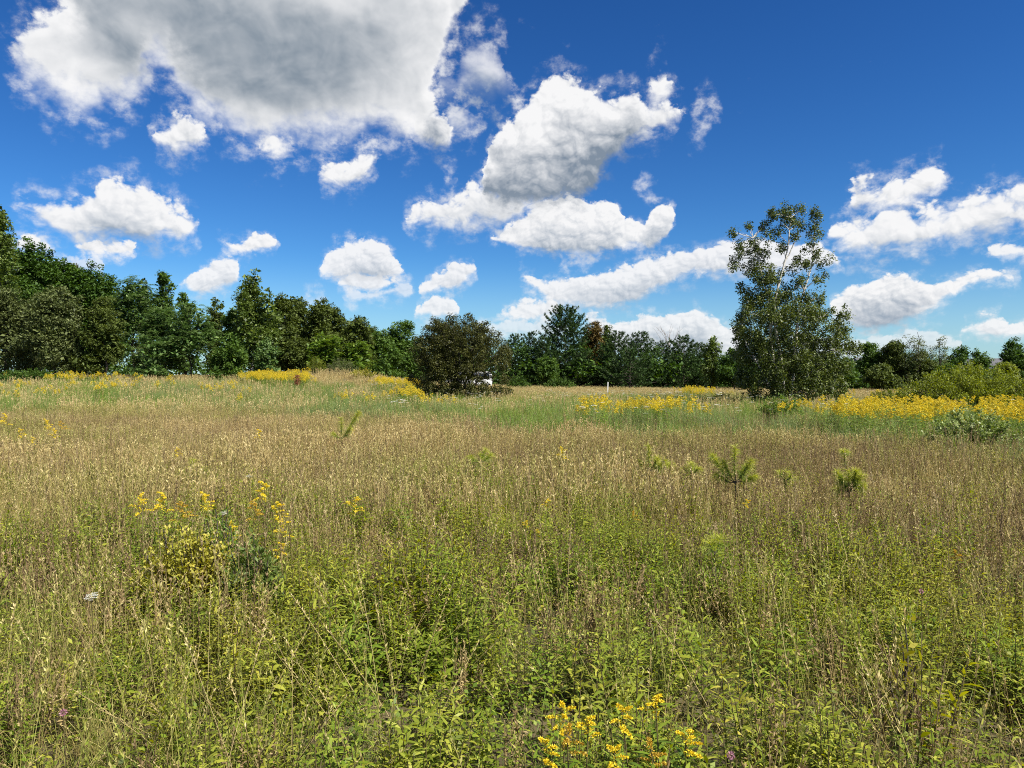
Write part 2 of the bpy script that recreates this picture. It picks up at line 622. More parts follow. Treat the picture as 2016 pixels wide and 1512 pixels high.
def noisemat(name, c1, c2, scale=4.0, rough=0.8, bump=0.0, spec=0.3, stretch=(1, 1, 1), lo=0.35, hi=0.65, metallic=0.0):
    if name in _mats:
        return _mats[name]
    m = bpy.data.materials.new(name)
    m.use_nodes = True
    nt = m.node_tree
    N, L = nt.nodes, nt.links
    p = N['Principled BSDF']
    p.inputs['Roughness'].default_value = rough
    p.inputs['Specular IOR Level'].default_value = spec
    p.inputs['Metallic'].default_value = metallic
    tc = N.new('ShaderNodeTexCoord')
    mp = N.new('ShaderNodeMapping')
    mp.inputs['Scale'].default_value = stretch
    L.new(tc.outputs['Object'], mp.inputs[0])
    n = N.new('ShaderNodeTexNoise')
    n.inputs['Scale'].default_value = scale
    n.inputs['Detail'].default_value = 6
    L.new(mp.outputs[0], n.inputs['Vector'])
    r = N.new('ShaderNodeValToRGB')
    r.color_ramp.elements[0].position = lo
    r.color_ramp.elements[1].position = hi
    r.color_ramp.elements[0].color = (*c1, 1)
    r.color_ramp.elements[1].color = (*c2, 1)
    L.new(n.outputs['Fac'], r.inputs[0])
    L.new(r.outputs[0], p.inputs['Base Color'])
    if bump:
        b = N.new('ShaderNodeBump')
        b.inputs['Strength'].default_value = bump
        b.inputs['Distance'].default_value = 0.05
        L.new(n.outputs['Fac'], b.inputs['Height'])
        L.new(b.outputs[0], p.inputs['Normal'])
    _mats[name] = m
    return m


BARK = noisemat('grey_brown_bark', (0.035, 0.028, 0.02), (0.12, 0.10, 0.08), 6, 0.9, 0.6, stretch=(4, 4, 1))
BIRCH_BARK = noisemat('pale_birch_bark', (0.10, 0.09, 0.08), (0.58, 0.55, 0.49), 3, 0.7, 0.2, stretch=(1, 1, 7), lo=0.33, hi=0.45)
DEADWOOD = noisemat('weathered_dead_wood', (0.16, 0.13, 0.11), (0.34, 0.30, 0.27), 8, 0.9, 0.3)
SOIL = noisemat('meadow_thatch_soil', (0.030, 0.024, 0.012), (0.11, 0.085, 0.042), 2.2, 0.95, 0.5)

LM = {
    'deep': leafmat('deep_green_leaf', [(0.018, 0.042, 0.006), (0.048, 0.100, 0.013), (0.105, 0.178, 0.029)], 0.28, 0.6, spec=0.2),
    'mid': leafmat('mid_green_leaf', [(0.028, 0.059, 0.008), (0.071, 0.132, 0.020), (0.138, 0.215, 0.044)], 0.30, 0.6, spec=0.2),
    'sumac': leafmat('pale_tipped_compound_leaf', [(0.029, 0.070, 0.013), (0.092, 0.163, 0.037), (0.263, 0.354, 0.138)], 0.30, 0.55, spec=0.25),
    'bright': leafmat('bright_green_leaf', [(0.053, 0.108, 0.013), (0.124, 0.202, 0.024), (0.221, 0.302, 0.053)], 0.33, 0.55, spec=0.25),
    'olive': leafmat('olive_birch_leaf', [(0.031, 0.046, 0.008), (0.079, 0.108, 0.019), (0.144, 0.182, 0.042)], 0.28, 0.6, spec=0.2),
    'grey': leafmat('grey_green_willow_leaf', [(0.041, 0.058, 0.015), (0.110, 0.136, 0.040), (0.207, 0.238, 0.095)], 0.28, 0.55, spec=0.25),
    'poplar': leafmat('poplar_leaf', [(0.036, 0.062, 0.009), (0.099, 0.148, 0.026), (0.207, 0.263, 0.066)], 0.30, 0.5, spec=0.3),
    'shrub': leafmat('dusky_shrub_leaf', [(0.024, 0.027, 0.006), (0.062, 0.068, 0.014), (0.130, 0.132, 0.034)], 0.24, 0.55, spec=0.25),
    'birch': leafmat('glossy_birch_leaf', [(0.030, 0.046, 0.006), (0.082, 0.112, 0.018), (0.180, 0.215, 0.055)], 0.26, 0.48, spec=0.35),
    'pine': leafmat('pine_needle', [(0.016, 0.036, 0.009), (0.040, 0.080, 0.019), (0.085, 0.135, 0.036)], 0.14, 0.6, spec=0.2),
    'rust': leafmat('rusty_brown_leaf', [(0.060, 0.042, 0.012), (0.125, 0.086, 0.022), (0.190, 0.140, 0.040)], 0.28, 0.6, spec=0.2),
    'willow': leafmat('willow_bush_leaf', [(0.069, 0.090, 0.009), (0.165, 0.203, 0.020), (0.278, 0.316, 0.042)], 0.35, 0.55, spec=0.25),
    'white': leafmat('pale_shrub_leaf', [(0.06, 0.10, 0.015), (0.17, 0.23, 0.04), (0.46, 0.50, 0.24)], 0.3, 0.5, spec=0.3),
    'yellowleaf': leafmat('yellowing_leaf', [(0.132, 0.145, 0.014), (0.312, 0.302, 0.036), (0.528, 0.466, 0.084)], 0.38, 0.5, spec=0.3),
}

# ----------------------------------------------------------------------------
# terrain
# ----------------------------------------------------------------------------
def build_ground():
    xs = np.concatenate([[-1500, -900, -500, -300, -200, -150, -120], np.arange(-100, 100.1, 1.0), [120, 150, 200, 300, 500, 900, 1500]])
    ys = np.concatenate([[-300, -100, -40, -15], np.arange(-6, 112.1, 1.0), [120, 140, 170, 220, 300, 450, 700, 1200, 2400]])
    X, Y = np.meshgrid(xs, ys)
    Z = ground(X, Y)
    nx, ny = len(xs), len(ys)
    i = np.arange(ny - 1)[:, None] * nx + np.arange(nx - 1)[None, :]
    q = np.stack([i, i + 1, i + nx + 1, i + nx], -1).reshape(-1, 4)
    b = MB()
    b.add(np.stack([X, Y, Z], -1).reshape(-1, 3), q)
    o = link('meadow_ground', b.mesh('meadow_ground', [SOIL]))
    tag(o, 'thatchy brown soil of the overgrown meadow', 'ground', kind='structure')
    # far wooded rise seen through the gap at the edge of the frame
    b = MB()
    xs = np.linspace(-250, 1500, 70)
    ds = np.linspace(0, 1, 14)
    X, T = np.meshgrid(xs, ds)
    Y = 520 + 420 * T
    Hh = 20.0 * np.sin(np.pi * np.clip(T, 0, 1)) * sstep(-200, 330, X) * (0.8 + 0.4 * vnoise(X, Y, 120))
    Zz = Hh + 2.5 * vnoise(X, Y, 14) * (Hh > 1) - 1.0
    i = np.arange(13)[:, None] * 70 + np.arange(69)[None, :]
    q = np.stack([i, i + 1, i + 71, i + 70], -1).reshape(-1, 4)
    b.add(np.stack([X, Y, Zz], -1).reshape(-1, 3), q)
    o = link('distant_hill', b.mesh('distant_hill', [noisemat('wooded_hill', (0.016, 0.030, 0.014), (0.045, 0.07, 0.03), 0.12, 0.95)]))
    tag(o, 'low wooded hill on the horizon beyond the trees', 'hill', kind='structure')


build_ground()

# ----------------------------------------------------------------------------
# trees and shrubs
# ----------------------------------------------------------------------------
def unit(rng, n):
    v = rng.normal(size=(n, 3))
    return v / (np.linalg.norm(v, axis=1)[:, None] + 1e-9)


def limb(a, b, rng, n=6, sag=0.08):
    a, b = np.asarray(a, float), np.asarray(b, float)
    t = np.linspace(0, 1, n)[:, None]
    L = np.linalg.norm(b - a)
    p = a + (b - a) * t
    p[:, 2] += (np.sin(t[:, 0] * np.pi) * sag * L)
    p[1:-1] += rng.normal(size=(n - 2, 3)) * 0.02 * L
    return p


def leaf_cloud(b, C, Rc, per, rng, size, mat=0, flat=0.75, aspect=0.62, up=0.5, spread=1.0, droop=0.0, shade_lo=0.0):
    """leaves in clumps: C clump centres, Rc clump radii, per leaves per clump (array)"""
    per = np.asarray(per, int)
    idx = np.repeat(np.arange(len(C)), per)
    n = len(idx)
    g = unit(rng, n) * (rng.random(n) ** 0.45)[:, None]
    g[:, 2] *= flat
    P = C[idx] + g * Rc[idx][:, None] * spread
    Nn = unit(rng, n)
    Nn[:, 2] = np.abs(Nn[:, 2]) + up
    Nn += g * 0.5
    D = unit(rng, n)
    D[:, 2] -= droop
    D -= Nn * (np.sum(D * Nn, 1) / (np.sum(Nn * Nn, 1)))[:, None]
    s = size * (0.65 + 0.7 * rng.random(n))
    cl = rng.normal(size=len(C)) * 0.13
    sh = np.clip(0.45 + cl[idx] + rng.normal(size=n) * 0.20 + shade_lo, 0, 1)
    b.rhombs(P, D, Nn, s, s * aspect, mat, sh)


def sample_lobes(lobes, n, rng, power=2.0):
    lobes = np.asarray(lobes, float)
    vol = np.prod(lobes[:, 3:6], 1) ** 0.72
    k = rng.choice(len(lobes), n, p=vol / vol.sum())
    d = unit(rng, n) * (rng.random(n) ** (1 / power))[:, None]
    return lobes[k, :3] + d * lobes[k, 3:6]


def tree_thing(name, label, cat, loc, trunk_b, bark, crown_b, leafm, group=None, crown='crown'):
    t = empty(name, loc)
    tag(t, label, cat, group)
    if trunk_b is not None:
        link('trunk', trunk_b.mesh('trunk', [bark]), t)
    link(crown, crown_b.mesh(crown, leafm if isinstance(leafm, list) else [leafm]), t)
    return t


def trunk_and_limbs(tb, H, W, C, rng, r0=None, lean=0.0, n_limbs=16, top=0.9, bark=None):
    r0 = r0 or 0.016 * H
    n = 9
    t = np.linspace(0, 1, n)
    p = np.stack([lean * W * t ** 1.5 + rng.normal(size=n) * 0.012 * H * (t > 0), rng.normal(size=n) * 0.012 * H * (t > 0), t * H * top - 0.15 * (t == 0)], 1)
    tb.tube(p, r0 * (1 - 0.85 * t) * (1 + 0.5 * (t == 0)), 7)
    for k in rng.choice(len(C), min(n_limbs, len(C)), replace=False):
        c = C[k]
        zt = np.clip(c[2] * rng.uniform(0.45, 0.8), 0.1 * H, 0.85 * H)
        a = np.array([np.interp(zt, p[:, 2], p[:, 0]), np.interp(zt, p[:, 2], p[:, 1]), zt])
        q = limb(a, c, rng)
        tb.tube(q, np.linspace(r0 * 0.38 * (1 - 0.6 * zt / H), 0.012, len(q)), 5)


def broad_lobes(H, W, rng, zlo=0.04):
    lb = [(0, 0, H * (zlo + 0.52), W * 0.34, W * 0.34, H * (0.46 - zlo / 2))]
    for k in range(9):
        a = rng.uniform(0, 6.28)
        h = rng.uniform(0.16, 0.84)
        rr = W * 0.30 * (1.1 - 0.75 * h)
        r = W * rng.uniform(0.16, 0.24)
        lb.append((math.cos(a) * rr, math.sin(a) * rr, h * H, r, r, min(r * 1.15, H * 0.16)))
    lb.append((rng.normal() * 0.08 * W, 0, H * 0.9, W * 0.14, W * 0.14, H * 0.10))
    return lb


def spire_lobes(H, W, rng, k=9):
    """several upright leaders of unequal height over a full lower crown"""
    lb = [(0, 0, H * 0.36, W * 0.40, W * 0.40, H * 0.36), (0, 0, H * 0.62, W * 0.26, W * 0.26, H * 0.24)]
    for i in range(k):
        a = rng.uniform(0, 6.28)
        q = 0.03 if i == 0 else rng.uniform(0.10, 0.38)
        h = H * (0.985 if i == 0 else rng.uniform(0.76, 0.98) - 0.35 * (q - 0.10))
        r = W * rng.uniform(0.12, 0.18)
        lb.append((math.cos(a) * q * W, math.sin(a) * q * W, h - H * 0.17, r, r, H * 0.17))
    for i in range(6):
        a = rng.uniform(0, 6.28)
        r = W * rng.uniform(0.13, 0.2)
        lb.append((math.cos(a) * 0.34 * W, math.sin(a) * 0.34 * W, H * rng.uniform(0.1, 0.5), r, r, r * 1.2))
    return lb


def oval_lobes(H, W, rng):
    lb = [(0, 0, H * 0.40, W * 0.42, W * 0.42, H * 0.40), (0, 0, H * 0.66, W * 0.34, W * 0.34, H * 0.26)]
    for i in range(7):
        a = rng.uniform(0, 6.28)
        q = rng.uniform(0.0, 0.34)
        r = W * rng.uniform(0.12, 0.2)
        h = H * rng.uniform(0.78, 0.97) - 0.25 * q * H
        lb.append((math.cos(a) * q * W, math.sin(a) * q * W, h - r * 0.9, r, r, r * 1.2))
    for i in range(9):
        a = rng.uniform(0, 6.28)
        r = W * rng.uniform(0.12, 0.2)
        lb.append((math.cos(a) * 0.38 * W, math.sin(a) * 0.38 * W, H * rng.uniform(0.12, 0.68), r, r, r))
    return lb


def woodland_mass():
    """the unbroken wood behind the single trees at the field edge"""
    rng = np.random.default_rng(99)
    px = [-250, 0, 100, 180, 240, 300, 400, 500, 600, 700, 740, 830, 1000, 1100, 1300, 1440, 1600, 1700, 1900, 1925, 1945, 1965, 2000, 2300]
    tp = [470, 500, 540, 562, 585, 600, 625, 620, 630, 655, 668, 672, 690, 690, 696, 705, 708, 712, 714, 722, 742, 720, 708, 690]
    C, Rr = [], []
    n = 3000
    q = rng.uniform(-250, 2300, n)
    d = rng.uniform(92, 108, n)
    x = (q - 1008) / FPX * d
    top = np.interp(q, px, tp) + rng.normal(size=n) * 7 + 16 * (vnoise(x, d, 4.0, 8) - 0.5)
    zt = EYE + (HOR - top) / FPX * d
    g = ground(x, d)
    z = g + 0.3 + (zt - g - 0.3) * (1 - rng.random(n) ** 1.1)
    C = np.stack([x, d, z], 1)
    cb = MB()
    Rc = rng.uniform(0.5, 1.1, n)
    leaf_cloud(cb, C, Rc, np.full(n, 26), rng, 0.32, up=0.4)
    n = 1500            # undergrowth under the crowns
    q = rng.uniform(-250, 2300, n)
    d = rng.uniform(90, 106, n)
    x = (q - 1008) / FPX * d
    C = np.stack([x, d, ground(x, d) + rng.uniform(0.1, 3.6, n)], 1)
    C = C[np.abs(q - 1945) > 16]
    leaf_cloud(cb, C, np.full(len(C), 0.9), np.full(len(C), 16), rng, 0.50, up=0.3)
    o = link('woodland', cb.mesh('woodland', [LM['deep']]))
    tag(o, 'dark unbroken woodland closing the view behind the edge trees', 'woodland', kind='stuff')


def make_broad(name, label, px, top, wpx, d, leaf, seed, kind='broad', group=None, size=0.15, dens=1.0, zlo=0.04, bark=None, up=0.5, cat='tree', droop=0.0, white_trunk=False):
    rng = np.random.default_rng(seed)
    x = (px - 1008) / FPX * d
    z0 = float(ground(x, d))
    H = EYE + (HOR - top) / FPX * d - z0
    W = wpx / FPX * d
    lobes = broad_lobes(H, W, rng, zlo) if kind == 'broad' else oval_lobes(H, W, rng) if kind == 'oval' else spire_lobes(H, W, rng)
    if H * W > 80:
        size *= 1.35
    area = H * W
    nc = int(area * 8.0)
    C = sample_lobes(lobes, nc, rng, 2.6)
    C = C[C[:, 2] > 0.1]
    Rc = rng.uniform(0.22, 0.52, len(C)) * (1.0 if kind == 'broad' else 0.80)
    per = (dens * 40 * (Rc / 0.4) ** 2 * (0.15 / size) ** 2).astype(int) + 6
    cb = MB()
    size *= 1.12
    leaf_cloud(cb, C, Rc, per, rng, size, up=up, droop=droop)
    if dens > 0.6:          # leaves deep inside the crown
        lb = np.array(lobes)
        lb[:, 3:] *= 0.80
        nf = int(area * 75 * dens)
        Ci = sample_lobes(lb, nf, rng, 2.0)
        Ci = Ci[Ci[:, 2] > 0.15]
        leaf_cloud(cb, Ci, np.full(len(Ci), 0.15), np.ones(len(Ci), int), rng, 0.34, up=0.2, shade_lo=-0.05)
    tb = MB()
    trunk_and_limbs(tb, H, W, C, rng, n_limbs=14)
    return tree_thing(name, label, cat, (x, d, z0), tb, bark or BARK, cb, LM[leaf], group)


def make_sumac(name, label, px, top, wpx, d, seed, leaf='sumac', group=None, base_open=0.12):
    """tree of heaven / sumac habit: domed tiers of drooping feather leaves"""
    rng = np.random.default_rng(seed)
    x = (px - 1008) / FPX * d
    z0 = float(ground(x, d))
    H = EYE + (HOR - top) / FPX * d - z0
    W = wpx / FPX * d
    lobes = broad_lobes(H, W, rng, base_open)
    nc = int(H * W * 7.0)
    C = sample_lobes(lobes, nc, rng, 3.0)
    C = C[C[:, 2] > 0.3]
    F = 8
    n = len(C) * F
    th = rng.uniform(0, 6.28, n)
    Dd = np.stack([np.cos(th), np.sin(th), rng.uniform(0.05, 0.75, n)], 1)
    P0 = np.repeat(C, F, 0)
    L = rng.uniform(0.35, 0.62, n)
    pairs = 6
    cb = MB()
    clump = np.repeat(rng.normal(size=len(C)) * 0.12, F)
    side = np.cross(Dd, [0, 0, 1.0])
    side /= np.linalg.norm(side, axis=1)[:, None]
    for k in range(pairs):
        t = (k + 0.8) / pairs
        c = P0 + Dd * (L * t)[:, None]
        c[:, 2] -= 0.55 * L * t * t
        for s in (-1, 1):
            dv = side * s + Dd * 0.45 + np.array([0, 0, -0.28]) + rng.normal(size=(n, 3)) * 0.12
            nn = np.array([0, 0, 1.0]) + rng.normal(size=(n, 3)) * 0.25
            sh = np.clip(0.40 + clump + 0.22 * t + rng.normal(size=n) * 0.15, 0, 1)
            cb.rhombs(c, dv, nn, 0.17 * (1 - 0.3 * t), 0.062, 0, sh)
    lb = np.array(lobes)
    lb[:, 3:] *= 0.78
    Ci = sample_lobes(lb, int(H * W * 60), rng, 2.0)
    Ci = Ci[Ci[:, 2] > 0.6]
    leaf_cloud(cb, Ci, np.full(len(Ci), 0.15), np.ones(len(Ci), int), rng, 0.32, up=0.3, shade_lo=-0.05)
    tb = MB()
    trunk_and_limbs(tb, H, W, C, rng, n_limbs=22, r0=0.011 * H)
    return tree_thing(name, label, 'tree', (x, d, z0), tb, BARK, cb, LM[leaf], group)


def make_pine(name, label, px, top, wpx, d, seed, group=None, leaf='pine', ragged=0.25, shape=0.75):
    rng = np.random.default_rng(seed)
    x = (px - 1008) / FPX * d
    z0 = float(ground(x, d))
    H = EYE + (HOR - top) / FPX * d - z0
    W = wpx / FPX * d
    tb, cb = MB(), MB()
    n = 8
    t = np.linspace(0, 1, n)
    tb.tube(np.stack([rng.normal(size=n) * 0.03, rng.normal(size=n) * 0.03, t * H - 0.1 * (t == 0)], 1), 0.017 * H * (1 - 0.93 * t), 7)
    zs = np.arange(0.25, H * 0.985, 0.34)
    PC, DC = [], []
    for z in zs:
        f = z / H
        base = W * 0.5 * (1 - f) ** shape * (0.72 + 0.28 * min(1, f / 0.12)) + 0.18
        nb = (6 if f < 0.8 else 5) + (3 if shape < 0.5 else 0)
        a0 = rng.uniform(0, 6.28)
        for j in range(nb):
            a = a0 + j * 6.283 / nb + rng.normal() * 0.2
            Lb = base * rng.uniform(1 - ragged * 1.5, 1 + ragged * 0.8)
            rise = 0.10 + 0.75 * f + rng.normal() * 0.10
            tip = np.array([math.cos(a) * Lb, math.sin(a) * Lb, z + rise * Lb])
            q = limb((0, 0, z), tip, rng, 5, -0.10)
            tb.tube(q, np.linspace(0.035 * (1 - 0.7 * f), 0.008, 5), 4)
            m = max(4, int(Lb * 9.0))
            tt = rng.uniform(0.22, 1.0, m) ** 0.75
            pts = np.stack([np.interp(tt, np.linspace(0, 1, 5), q[:, k]) for k in range(3)], 1)
            sidev = np.array([-math.sin(a), math.cos(a), 0])
            off = rng.normal(size=m) * 0.30 * Lb * 0.45 * (1.15 - tt)
            pts = pts + sidev * off[:, None]
            pts[:, 2] += 0.06 * np.abs(off) + rng.normal(size=m) * 0.03
            PC.append(pts)
            dd = np.tile(np.array([math.cos(a), math.sin(a), 0.55]), (m, 1)) + sidev * (np.sign(off) * 0.6)[:, None]
            DC.append(dd)
    PC, DC = np.concatenate(PC), np.concatenate(DC)
    K = 8
    idx = np.repeat(np.arange(len(PC)), K)
    m = len(idx)
    Dn = DC[idx] / np.linalg.norm(DC[idx], axis=1)[:, None] + unit(rng, m) * 0.85
    U = unit(rng, m)
    U[:, 2] = np.abs(U[:, 2]) + 0.4
    tuft = rng.normal(size=len(PC)) * 0.15
    sh = np.clip(0.45 + tuft[idx] + rng.normal(size=m) * 0.14, 0, 1)
    cb.rhombs(PC[idx] + unit(rng, m) * 0.05, Dn, U, 0.27 * (0.7 + 0.6 * rng.random(m)), 0.072, 0, sh)
    return tree_thing(name, label, 'pine tree', (x, d, z0), tb, BARK, cb, LM[leaf], group)


def make_bare(name, label, px, top, wpx, d, seed):
    rng = np.random.default_rng(seed)
    x = (px - 1008) / FPX * d
    z0 = float(ground(x, d))
    H = EYE + (HOR - top) / FPX * d - z0
    W = wpx / FPX * d
    tb, bb = MB(), MB()
    t = np.linspace(0, 1, 7)
    p = np.stack([0.15 * np.sin(t * 3), 0.1 * t, t * H * 0.75 - 0.1 * (t == 0)], 1)
    tb.tube(p, 0.10 * (1 - 0.7 * t), 7)
    for k in range(16):
        s = rng.uniform(0.5, 1.0)
        a = np.array([np.interp(s, t, p[:, i]) for i in range(3)])
        an = rng.uniform(0, 6.28)
        tip = a + np.array([math.cos(an) * W * 0.5 * rng.uniform(.4, 1), math.sin(an) * W * 0.4, 0])
        tip[2] = min(a[2] + rng.uniform(0.25, 0.5) * H * 0.8, H)
        q = limb(a, tip, rng, 6)
        bb.tube(q, np.linspace(0.035, 0.008, 6), 5)
        for j in range(5):
            i = rng.integers(2, 6)
            e = q[i] + (tip - a) * rng.uniform(.1, .3) + rng.normal(size=3) * 0.3
            bb.tube(limb(q[i], e, rng, 4), np.linspace(0.016, 0.006, 4), 4)
    e = empty(name, (x, d, z0))
    tag(e, label, 'tree')
    link('trunk', tb.mesh('trunk', [DEADWOOD]), e)
    link('branches', bb.mesh('branches', [DEADWOOD]), e)


def make_stemmy(name, label, px, base_d, H, W, leaf, seed, leaf_len=0.10, aspect=0.35, stems=60, per=90, cat='shrub', group=None, depth=None, size_rand=0.4, up=0.3, droop=0.0, arch=0.6, dens_top=0.55, shade_lo=0.0):
    """shrub of many arching stems from the ground with leaves along their upper parts"""
    rng = np.random.default_rng(seed)
    x = (px - 1008) / FPX * base_d
    z0 = float(ground(x, base_d))
    depth = depth or W * 0.8
    tb, cb = MB(), MB()
    for k in range(stems):
        a = rng.uniform(0, 6.28)
        q = math.sqrt(rng.random())
        rim = np.array([math.cos(a) * q * W * 0.5, math.sin(a) * q * depth * 0.5])
        h = H * (1 - 0.55 * q ** 2.2) * rng.uniform(0.72, 1.0)
        foot = rim * 0.35
        t = np.linspace(0, 1, 7)
        p = np.stack([foot[0] + (rim[0] - foot[0]) * t ** (1 + arch), foot[1] + (rim[1] - foot[1]) * t ** (1 + arch), h * t - 0.03 * (t == 0)], 1)
        p[1:] += rng.normal(size=(6, 3)) * 0.03 * H * 0.5
        tb.tube(p, np.linspace(0.008 + 0.004 * H, 0.003, 7), 4)
        n = int(per * rng.uniform(0.7, 1.3))
        tt = 0.10 + 0.90 * rng.random(n) ** dens_top
        P = np.stack([np.interp(tt, t, p[:, i]) for i in range(3)], 1)
        spread = 0.05 * H + 0.07 * (1.3 - tt) * H * 0.6
        P = P + unit(rng, n) * (rng.random(n) ** 0.5 * spread)[:, None]
        D = unit(rng, n)
        D[:, 2] += 0.55 - droop
        U = unit(rng, n)
        U[:, 2] = np.abs(U[:, 2]) + up
        s = leaf_len * (1 - size_rand / 2 + size_rand * rng.random(n))
        sh = np.clip(0.45 + rng.normal() * 0.12 + rng.normal(size=n) * 0.2 + shade_lo, 0, 1)
        cb.rhombs(P, D, U, s, s * aspect, 0, sh)
    e = empty(name, (x, base_d, z0))
    tag(e, label, cat, group)
    link('stems', tb.mesh('stems', [BARK]), e)
    link('foliage', cb.mesh('foliage', [LM[leaf]]), e)
    return e


def build_birch():
    rng = np.random.default_rng(31)
    D = 42.0
    x0 = (1548 - 1008) / FPX * D
    z0 = float(ground(x0, D))
    top = [(1520, 425, 14), (1545, 415, 14), (1570, 418, 15), (1595, 426, 13), (1510, 440, 10), (1600, 445, 10), (1605, 465, 9), (1502, 452, 10), (1590, 480, 11), (1575, 442, 8),
           (1548, 440, 8), (1530, 462, 8), (1540, 488, 9), (1562, 470, 6), (1440, 462, 8), (1475, 446, 7), (1460, 476, 8), (1480, 480, 9), (1500, 472, 11), (1495, 497, 13),
           (1455, 508, 8), (1445, 524, 7), (1470, 500, 7), (1605, 500, 11), (1616, 515, 9), (1590, 522, 12), (1620, 542, 8), (1570, 508, 7), (1560, 530, 8)]
    mid = [(1490, 522, 18), (1505, 548, 22), (1480, 552, 16), (1530, 542, 14), (1562, 556, 15), (1592, 556, 11), (1500, 582, 25), (1474, 592, 18), (1545, 586, 24), (1582, 592, 18), (1612, 590, 14)]
    low = [(1465, 622, 18), (1500, 626, 28), (1545, 626, 28), (1590, 632, 27), (1632, 622, 17), (1648, 646, 17), (1455, 656, 15), (1485, 666, 26), (1530, 671, 30), (1580, 676, 30),
           (1625, 676, 26), (1662, 681, 13), (1680, 692, 8), (1462, 701, 20), (1500, 711, 30), (1550, 716, 32), (1600, 721, 32), (1640, 726, 23), (1478, 746, 24), (1520, 756, 28),
           (1570, 761, 30), (1615, 761, 26), (1642, 758, 15), (1505, 785, 16), (1545, 786, 12), (1582, 790, 14), (1608, 790, 14)]
    C, Rc = [], []
    for lst, copies, dep in ((top, 2, 0.7), (mid, 2, 1.0), (low, 3, 1.9)):
        for (px, py, r) in lst:
            for c in range(copies):
                p = at(px + (rng.normal() * 6 if c else 0), py + (rng.normal() * 6 if c else 0), D) - np.array([x0, D, z0])
                w = 3.1 if lst is low else 1.6
                fall = math.sqrt(max(0.15, 1 - min(1, abs(p[0] - 0.35) / w) ** 2))
                p[1] = rng.uniform(-1, 1) * dep * fall if copies == 1 else (c - (copies - 1) / 2) * dep * fall + rng.normal() * 0.25
                C.append(p)
                Rc.append(r / FPX * D * 1.12)
    C, Rc = np.array(C), np.array(Rc)
    # split each mass into small twig clumps
    k = np.maximum(3, (Rc / 0.22) ** 2 * 1.9).astype(int)
    idx = np.repeat(np.arange(len(C)), k)
    tw = C[idx] + unit(rng, len(idx)) * (rng.random(len(idx)) ** 0.5 * Rc[idx] * 0.95)[:, None]
    trad = rng.uniform(0.12, 0.34, len(idx))
    cb = MB()
    leaf_cloud(cb, tw, trad, (trad / 0.17) ** 1.3 * 25 + 7, rng, 0.098, flat=1.2, aspect=0.75, up=0.25, droop=0.5)
    tb = MB()

    def path(pts, r0, r1, sides=7):
        q = np.array([at(px, py, D) - np.array([x0, D, z0]) for px, py in pts])
        q[:, 1] = np.cumsum(rng.normal(size=len(q)) * 0.06)
        n = 14
        s = np.linspace(0, len(q) - 1, n)
        f = np.stack([np.interp(s, np.arange(len(q)), q[:, i]) for i in range(3)], 1)
        f[1:-1] += rng.normal(size=(n - 2, 3)) * 0.02
        tb.tube(f, np.linspace(r0, r1, n), sides)
        return f
    main = path([(1548, 815), (1543, 770), (1534, 710), (1524, 650), (1519, 600), (1530, 560), (1541, 520), (1548, 480), (1552, 440), (1556, 415)], 0.12, 0.012)
    s2 = path([(1550, 815), (1530, 745), (1519, 690), (1517, 640), (1513, 590), (1500, 550), (1492, 510), (1480, 470)], 0.10, 0.015)
    s3 = path([(1552, 815), (1560, 740), (1568, 670), (1572, 610), (1588, 555), (1603, 500), (1604, 450)], 0.10, 0.015)
    s4 = path([(1553, 815), (1590, 740), (1625, 690), (1660, 668)], 0.08, 0.012)
    s5 = path([(1546, 815), (1500, 735), (1470, 680), (1458, 640)], 0.08, 0.012)
    path([(1541, 520), (1553, 500), (1566, 470), (1572, 435)], 0.045, 0.012, 5)
    path([(1600, 702), (1630, 688), (1642, 682)], 0.05, 0.02, 5)
    stems = np.concatenate([main, s2, s3, s4, s5])
    for j in range(len(C)):
        c = C[j]
        below = stems[stems[:, 2] < c[2] - 0.15]
        if len(below) == 0:
            continue
        a = below[np.argmin(np.linalg.norm((below - c) * [1, 1, 0.6], axis=1))]
        q = limb(a, c, rng, 6, 0.05)
        tb.tube(q, np.linspace(0.022, 0.008, 6), 4)
    for j in rng.choice(len(tw), 500, replace=False):
        c = C[idx[j]]
        tb.tube(limb(c, tw[j], rng, 4, 0.03), np.linspace(0.008, 0.004, 4), 3)
    tree_thing('birch_tree', 'tall lone multi-stemmed birch with white bark standing among the goldenrod', 'tree', (x0, D, z0), tb, BIRCH_BARK, cb, LM['birch'])


